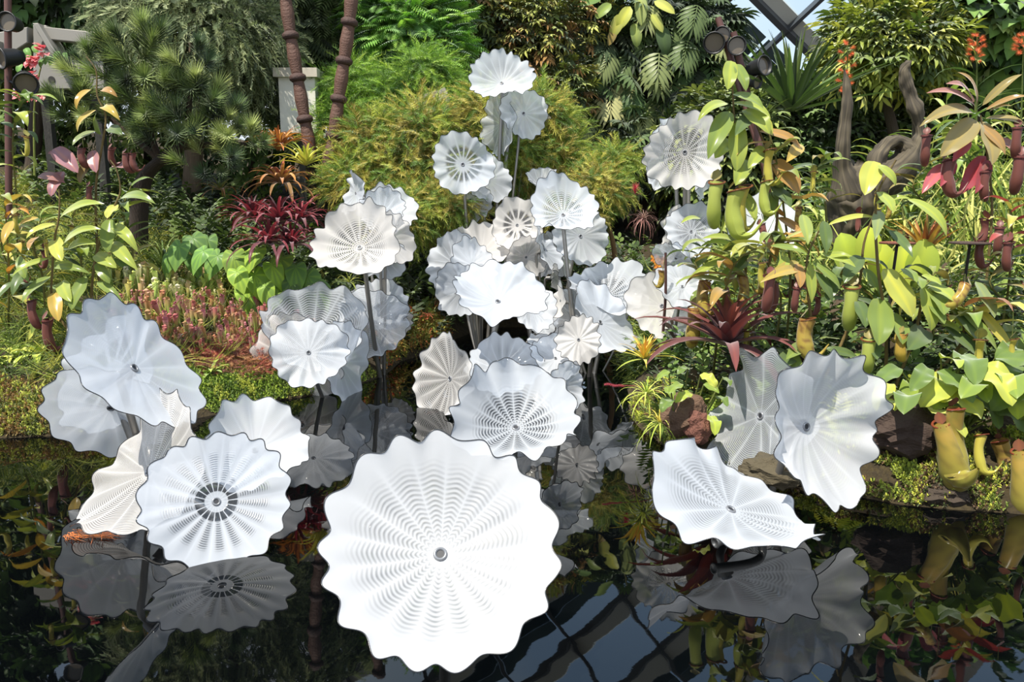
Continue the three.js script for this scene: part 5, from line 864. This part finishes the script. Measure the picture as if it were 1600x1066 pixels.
rosette('air_plant', 'pinkish wiry air plant with a red flower tip', 'plant', at(1005, 345, 9), { n: 60, L: 0.3, W: 0.035, shape: 'grass', colors: [0x9c6a62, 0xb0807a, 0x7a5a50, 0xa8887a], inner: 1.4, outer: -0.6, bend: 1.3, seed: 75 });
{ const p = at(992, 305, 9), m = mesh('bract', needleTuft(50, 0.06, 3), leafMat(0xb0263a), scene.children[scene.children.length - 1]); m.position.copy(p.clone().sub(at(1005, 345, 9))); m.scale.setScalar(0.16); m.quaternion.copy(Q(V(0, 1, 0.1))); }
// orange orchids on the stake
{
  const base = ground(1030, 8.4), g = thing('orchid', 'orange orchid spray beside the thin brown stake', 'flower', base), q = rngOf(81), pet = leaf({ W: 0.7, shape: 'oval', seg: 4, bend: 0.4 });
  mesh('stem', tube([V(0, -0.02, 0), at(1030, 440, 8.3).sub(base), at(1028, 400, 8.3).sub(base)], [0.008, 0.004], 5), tendrilMat, g);
  for (let i = 0; i < 8; i++) { const c = at(1022 + 14 * q(), 398 + 30 * q(), 8.2).sub(base); for (let k = 0; k < 5; k++) put(mesh('petal', pet, leafMat([0xe09a34, 0xd07a24][k % 2], { trans: 0.3 }), g), c, Q(V(Math.cos(k * tau / 5), Math.sin(k * tau / 5), 0.5), V(0, 0, 1)), 0.05); }
}
mesh('stake', tube([at(1036, 520, 7.4), at(1040, 460, 7.3), at(1040, 395, 7.3)], [0.014, 0.012], 8), bark(0x5a3a34)).userData = { label: 'thin brown stake in front of the pale flat glass flower', category: 'stake' };
// rocks and moss on the near right bank
function rock(label, px, py, d, rx, ry, color, seed) {
  const g0 = new THREE.IcosahedronGeometry(1, 4), p = g0.attributes.position, c = at(px, py, d);
  for (let i = 0; i < p.count; i++) { const v = V(p.getX(i), p.getY(i), p.getZ(i)), k = 1 + 0.22 * noise(v.x * 1.3 + seed, v.y * 1.3, v.z * 1.3) + 0.07 * noise(v.x * 4, v.y * 4 + seed, v.z * 4) + 0.03 * noise(v.x * 11, v.y * 11 + seed, v.z * 11); p.setXYZ(i, v.x * k * metres(rx, d), v.y * k * metres(ry, d), v.z * k * metres(rx, d) * 0.8); }
  g0.computeVertexNormals();
  const m = mesh('rock', g0, bark(color), null); m.position.copy(c); m.userData = { label, category: 'rock' }; return m;
}
rock('dark wet rock with a flat top behind the tall glass flower', 1410, 672, 4.85, 60, 40, 0x3a2c24, 1);
rock('brown pitted rock beside the half-folded glass flower', 1070, 650, 5.35, 34, 36, 0x5a4434, 2);
rock('reddish rock touching the brown pitted one', 1092, 668, 5.25, 22, 28, 0x6a4438, 3);
rock('low dark rock at the waterline under the leaning pitchers', 1470, 770, 4.62, 46, 18, 0x3a3026, 4);
rock('small dark rock at the right edge of the waterline', 1590, 770, 4.6, 34, 18, 0x3a3026, 5);
rock('flat mossy rock between the two right glass flowers', 1205, 735, 4.75, 50, 26, 0x4a4230, 6);
carpet('moss', 'bright lime moss and liverwort along the right waterline', 'moss', [[2.2, 4.9, 0.8, 0.38], [1.6, 5.35, 0.5, 0.4], [2.9, 4.7, 0.8, 0.36], [3.6, 4.6, 0.9, 0.34], [1.25, 5.8, 0.35, 0.35], [1.2, 6.5, 0.3, 0.6]], GEO.moss, [0x8a982c, 0xa6ae3a, 0x6a7c26, 0x6a5034, 0xb4b844, 0x4c5c1e, 0x5a4630], { n: 20000, size: 0.055, seed: 21, gaps: true });
carpet('undergrowth', 'dark leafy undergrowth beneath the right-hand pitcher plants', 'undergrowth', [[1.9, 6.2, 0.8, 0.5], [3, 5.6, 1.2, 0.4], [4, 5.7, 1.2, 0.6], [2.4, 7.2, 1, 0.5], [3.6, 6.8, 1.6, 0.5], [1.7, 7.8, 0.5, 0.8]], GEO.twigA, [0x3c5420, 0x55702a, 0x2a3c16, 0x6f8434, 0x4a3a2a], { n: 1500, size: 0.2, seed: 22, el: 1.0, lift: 0.25 });
carpet('grass', 'low fern-like weeds on the bank behind the brown pitted rock', 'grass', [[1.5, 6.0, 0.5, 0.4], [2.0, 5.7, 0.7, 0.3], [2.8, 5.3, 0.8, 0.3]], GEO.fern, [0x7a9430, 0xa0b040, 0x5a7424, 0xb8bc4c], { n: 260, size: 0.2, seed: 23, el: 1.0 });
// standing pitchers by the waterline
{
  const stand = (label, px, py, d, L, kind, yaw, roll) => { const m = at(px, py, d), g = thing('ground_pitcher', label, 'pitcher plant', V(m.x, groundAt(m.x, d), -d)); const p = addPitcher(g, m.clone().sub(g.position), L, 1, yaw, PIT[kind], pitMat(kind), bark(kind === 'fat' ? 0x8a3a24 : 0x9c4a30, 0.35), leafMat(0x5c3420, { coat: 0, trans: 0.05 })); p.scale.setScalar(L); p.rotation.z = roll; for (const s of p.children) { if (s.name === 'lip') s.scale.set(kind === 'bulb' ? 0.115 : 0.17, 0.1, kind === 'bulb' ? 0.115 : 0.17); else { s.scale.setScalar(0.2); s.position.set(0, 0.02, kind === 'bulb' ? -0.11 : -0.16); } } };
  stand('fat yellow pitcher lying on the moss beside the tall glass flower', 1470, 662, 4.6, 0.4, 'bulb', 2.9, -0.32);
  stand('orange-mouthed pitcher with a tall red throat', 1494, 640, 4.58, 0.4, 'bulb', 0.2, 0.04);
  stand('leaning orange pitcher right of the red-throated one', 1534, 680, 4.62, 0.22, 'slim', 1.2, -0.35);
  stand('olive pitcher curling under the lime leaves', 1562, 690, 4.7, 0.26, 'spotted', -0.5, 0.35);
  stand('striped olive pitcher cut by the right edge of the picture', 1594, 705, 4.5, 0.4, 'bulb', 2.5, -0.2);
}
// broad lime leaves low on the right
{
  const defs = [['lime plant with big wavy leaves above the standing pitchers', 1520, 620, 4.95, [[1390, 600], [1420, 590], [1465, 580], [1500, 575], [1530, 600], [1560, 590], [1590, 570], [1575, 625], [1545, 630], [1440, 635], [1490, 610], [1600, 610], [1510, 640], [1420, 620], [1470, 560], [1555, 560], [1405, 575], [1440, 600], [1455, 615], [1515, 585], [1535, 575], [1585, 595], [1565, 605], [1600, 640], [1380, 625], [1480, 595], [1500, 555], [1525, 618], [1590, 545], [1450, 575]], 0.33], ['small round-leaved lime plant behind the half-folded glass flower', 1080, 640, 5.4, [[1050, 625], [1065, 600], [1080, 615], [1100, 600], [1110, 650], [1095, 585], [1120, 620], [1040, 605], [1130, 590], [1045, 580], [1075, 575]], 0.17], ['leafy green plant filling the gap between the two right glass flowers', 1210, 620, 5.65, [[1195, 570], [1215, 590], [1230, 560], [1200, 610], [1220, 630], [1180, 590], [1240, 600], [1210, 545]], 0.24]];
  defs.forEach(([label, px, py, d, spots, s], i) => {
    const base = ground(px, d), g = thing('lime_plant', label, 'plant', base), q = rngOf(120 + i), mats = [0xa2b236, 0xb6be48, 0x7e962e, 0x627d2a].map((c) => leafMat(c, { trans: 0.45, coat: 0.45 }));
    for (const [x, y] of spots) { const p = at(x, y, d - 0.2 + 0.35 * q()).sub(base), m = put(mesh('leaf', NBROAD[Math.floor(q() * 3)], mats[Math.floor(q() * (i === 2 ? 2 : 4)) + (i === 2 ? 2 : 0)], g), p, Q(V((q() - 0.5) * 2, 0.1 - 0.5 * q(), 0.6 + 0.4 * q()), V((q() - 0.5) * 0.6, 0.9, 0.5)), s * (0.8 + 0.45 * q())); mesh('petiole', tube([V((q() - 0.5) * 0.15, -0.02, 0), p.clone().multiplyScalar(0.6).add(V(0, 0, -0.05)), p], [0.008, 0.005], 5), tendrilMat, g); }
  });
}
// ---------------------------------------------------------------- poles, lamps and the steel frame
const poleWood = new THREE.MeshStandardMaterial({ color: 0x5c4034, roughness: 0.7, bumpMap: grainTex, bumpScale: 0.01 });
function jointedPole(label, pts, r) {
  const base = pts[0].clone(); base.y -= 0.05;
  const g = thing('jointed_pole', label, 'pole', base), loc = pts.map((p) => p.clone().sub(base)), c = new THREE.CatmullRomCurve3(loc), n = loc.length;
  for (let i = 0; i < n; i++) {
    const a = c.getPointAt(i / n), b = c.getPointAt((i + 1) / n), m = a.clone().lerp(b, 0.5);
    mesh('segment', tube([a, m, b], [r * 0.8, r * 1.04, r * 0.8], 12, 12), poleWood, g);
    put(mesh('knuckle', new THREE.LatheGeometry([[0, -0.05], [0.9, -0.05], [1.28, -0.02], [1.28, 0.02], [0.9, 0.05], [0, 0.05]].map(([x, y]) => new THREE.Vector2(x * r, y)), 14).rotateX(Math.PI / 2), bark(0x46302a, 0.7), g), b, Q(b.clone().sub(a), V(1, 0, 0)));
  }
}
jointedPole('left one of the two jointed brown poles, leaning left', [at(488, 250, 10.8), at(475, 180, 10.8), at(460, 90, 10.8), at(447, 10, 10.8), at(440, -80, 10.8)], 0.085);
jointedPole('right one of the two jointed brown poles, bowed', [at(510, 270, 10.6), at(524, 200, 10.6), at(532, 130, 10.6), at(543, 60, 10.6), at(550, -10, 10.6), at(556, -90, 10.6)], 0.085);
function lampPole(label, bot, top, r, lamps) {
  const g = thing('lamp_pole', label, 'lamp pole', bot), t = top.clone().sub(bot);
  mesh('pole', tube([V(0, 0, 0), t.clone().multiplyScalar(0.5), t], [r], 10), new THREE.MeshStandardMaterial({ color: 0x5a3a34, roughness: 0.55 }), g);
  const black = new THREE.MeshStandardMaterial({ color: 0x1c1c1e, roughness: 0.5 });
  for (const [x, y, d, dx, dy, s] of lamps) {
    const can = new THREE.LatheGeometry([[0, -0.14], [0.05, -0.14], [0.075, -0.08], [0.085, 0.05], [0.1, 0.06], [0.1, 0.075], [0.085, 0.075], [0.08, 0.03], [0, 0.03]].map(([a, b]) => new THREE.Vector2(a * s, b * s)), 18).rotateX(Math.PI / 2);
    const p = at(x, y, d).sub(bot), m = put(mesh('spotlight', can, black, g), p, Q(V(dx, dy, 0.8)));
    mesh('lens', new THREE.CircleGeometry(0.08 * s, 18), new THREE.MeshPhysicalMaterial({ color: 0x6a6052, roughness: 0.15 }), m).position.z = 0.045 * s;
    const near = t.clone().multiplyScalar(clamp(p.dot(t) / t.lengthSq(), 0, 1));
    mesh('bracket', tube([near, near.clone().lerp(p, 0.6).add(V(0, -0.03, 0)), p], [0.014 * s], 6), black, g);
  }
}
lampPole('dark lamp pole with round spotlights at the left edge', at(14, 360, 8.6), at(12, -60, 8.6), 0.035, [[17, 36, 8.45, 0, 0, 1], [12, 90, 8.5, -0.5, -0.2, 1.1], [40, 128, 8.5, 0.5, -0.4, 1.2]]);
lampPole('pinkish brown lamp pole with black spotlights behind the banded flower', at(1245, 420, 9.6), at(1122, 28, 10), 0.04, [[1116, 65, 9.9, -0.2, -0.3, 1.3], [1130, 55, 9.9, -0.4, -0.1, 1]]);
lampPole('shorter pinkish brown lamp pole left of the sword-leaved plant', at(1225, 400, 9.8), at(1146, 50, 9.8), 0.04, [[1150, 72, 9.7, -0.1, -0.1, 1.1], [1186, 105, 9.7, 0.5, 0.1, 1.2], [1178, 128, 9.7, 0.6, -0.2, 0.8]]);
{ // grey steel frame
  const base = at(60, 135, 10.6), g = thing('steel_frame', 'grey steel bracket frame with round holes behind the pine', 'steel frame', base), P = (x, y, d = 10.6) => at(x, y, d).sub(base), m = new THREE.MeshStandardMaterial({ color: 0x8a867e, roughness: 0.55, metalness: 0.2 }), hole = new THREE.MeshStandardMaterial({ color: 0x2c2a28, roughness: 0.8 });
  const slab = (pts, d, name, mm = m) => { const s = new THREE.Shape(pts.map(([x, y]) => { const p = P(x, y); return new THREE.Vector2(p.x, p.y); })); const o = mesh(name, new THREE.ExtrudeGeometry(s, { depth: 0.12, bevelEnabled: true, bevelSize: 0.01, bevelThickness: 0.01, bevelSegments: 1 }), mm, g); o.position.z = d; };
  slab([[62, 140], [62, 44], [80, 44], [112, 98], [170, 100], [170, 140]], 0, 'plate'); slab([[80, 48], [170, 58], [172, 74], [92, 66]], 0.1, 'beam'); slab([[-20, 62], [55, 48], [55, 70], [30, 86], [-20, 88]], 0.05, 'plate'); slab([[-20, 92], [18, 72], [18, 100], [-20, 112]], 0.15, 'plate');
  slab([[76, 46], [82, 46], [114, 98], [108, 100]], 0.2, 'brace');
  for (const [x, y, r] of [[82, 73, 7], [90, 127, 5], [73, 53, 4]]) put(mesh('hole', new THREE.CylinderGeometry(metres(r, 10.4), metres(r, 10.4), 0.03, 18).rotateX(Math.PI / 2), hole, g), P(x, y).setZ(0.125));
  for (const x of [70, 150]) mesh('leg', new THREE.BoxGeometry(0.1, 2.4, 0.1), bark(0x3a3834), g).position.copy(P(x, 140).add(V(0, -1.2, -0.02)));
}
{ // white service box among the poles
  const base = at(482, 200, 11.6), g = thing('service_box', 'white service box half hidden between the brown poles', 'box', base), m = new THREE.MeshStandardMaterial({ color: 0xd8d4c8, roughness: 0.6 });
  mesh('body', new THREE.BoxGeometry(0.5, 0.75, 0.3), m, g).position.set(-0.1, 0.3, 0); mesh('hood', new THREE.BoxGeometry(0.6, 0.12, 0.4), new THREE.MeshStandardMaterial({ color: 0xb8b0a0, roughness: 0.7 }), g).position.set(-0.1, 0.72, 0.02); mesh('leg', new THREE.BoxGeometry(0.09, 1.6, 0.09), bark(0x4a4640), g).position.set(-0.1, -0.8, 0);
}
{ // pale stone ledge
  const p = at(672, 165, 11.3), g = thing('stone_ledge', 'pale grey stone ledge peeking out of the golden shrubs', 'stone', p); const b = new THREE.BoxGeometry(0.55, 0.3, 0.3, 8, 4, 4), a = b.attributes.position;
  for (let i = 0; i < a.count; i++) a.setXYZ(i, a.getX(i) + 0.03 * noise(a.getX(i) * 4, a.getY(i) * 4, 1), a.getY(i) + 0.03 * noise(a.getX(i) * 4, a.getZ(i) * 4, 2), a.getZ(i)); b.computeVertexNormals();
  mesh('block', b, bark(0x9a958a), g).rotation.z = 0.35; mesh('block', b, bark(0x8a857a), g).position.set(-0.35, -0.2, 0.05);
}
// pink begonia flowers on the steel frame
{
  const base = at(55, 150, 9.6), g = thing('begonia', 'pink flower clusters and round green leaves before the steel frame', 'flower', base), q = rngOf(140), pet = leaf({ W: 0.8, shape: 'oval', seg: 3, cols: 2, bend: 0.4 }), lf = leaf({ W: 0.6, shape: 'oval', seg: 5 });
  mesh('stem', tube([V(-0.1, -0.9, 0), V(0, 0, 0), at(70, 80, 9.6).sub(base)], [0.015, 0.006], 5), tendrilMat, g);
  for (const [x, y, n] of [[67, 78, 12], [52, 95, 22], [50, 118, 14], [38, 150, 24], [60, 150, 12]]) for (let i = 0; i < n; i++) put(mesh('petal', pet, leafMat([0xe07a84, 0xf09aa0, 0xd85a6c][i % 3], { trans: 0.35 }), g), at(x + 18 * (q() - 0.5), y + 12 * (q() - 0.5), 9.45).sub(base), Q(V(q() - 0.5, q() - 0.5, 0.5), V(0, 1, 0.5)), 0.09);
  for (const [x, y] of [[40, 75], [55, 70], [80, 88], [88, 90], [72, 92], [100, 82], [35, 100], [25, 85], [95, 80], [45, 82]]) put(mesh('leaf', lf, leafMat(0x6a9a44, { trans: 0.4 }), g), at(x, y, 9.5).sub(base), Q(V(q() - 0.5, -0.5, 0.5), V(0, 0.6, 0.8)), 0.13);
}
// pink bottlebrush spike over the water and floating needles
{
  const base = at(985, 605, 5.75), g = thing('flower_spike', 'pink flower spike reaching over the water from the grassy bromeliad', 'flower', base);
  mesh('stalk', tube([V(0.25, -0.05, 0.02), V(0.1, 0.0, 0), at(966, 602, 5.75).sub(base)], [0.004], 5), bark(0xa8604a), g);
  const t = needleTuft(80, 0.06, 5), m = leafMat(0xd05a6a, { trans: 0.3 });
  for (let i = 0; i < 10; i++) put(mesh('floret', t, m, g), at(950 + i * 3, 601 + i * 0.3, 5.75).sub(base), Q(V(-1, 0.1 + 0.2 * Math.sin(i), 0.3)), 0.035);
  const f = thing('floating_needles', 'orange-brown pine needles floating by the rippled folded flower', 'needles', V(at(130, 848, 4.05).x, 0.004, -4.1), null, 'stuff');
  const q = rngOf(150), pos = [], col = [], idx = []; for (let i = 0; i < 110; i++) { const a = V((q() - 0.5) * 0.26, q() * 0.02, (q() - 0.5) * 0.09), an = (q() - 0.5) * 0.9 + (q() < 0.3 ? 0.8 : 0); sliver(pos, col, idx, a, a.clone().add(V(Math.cos(an) * 0.11, 0.012 * q(), Math.sin(an) * 0.11)), 0.004, V(-Math.sin(an), 0, Math.cos(an)), [0.8 + 0.3 * q(), 0.7, 0.5]); }
  mesh('needles', finish(pos, idx, null, col), leafMat(0xc07a34, { trans: 0.1 }), f);
}
renderer.render(scene, camera);
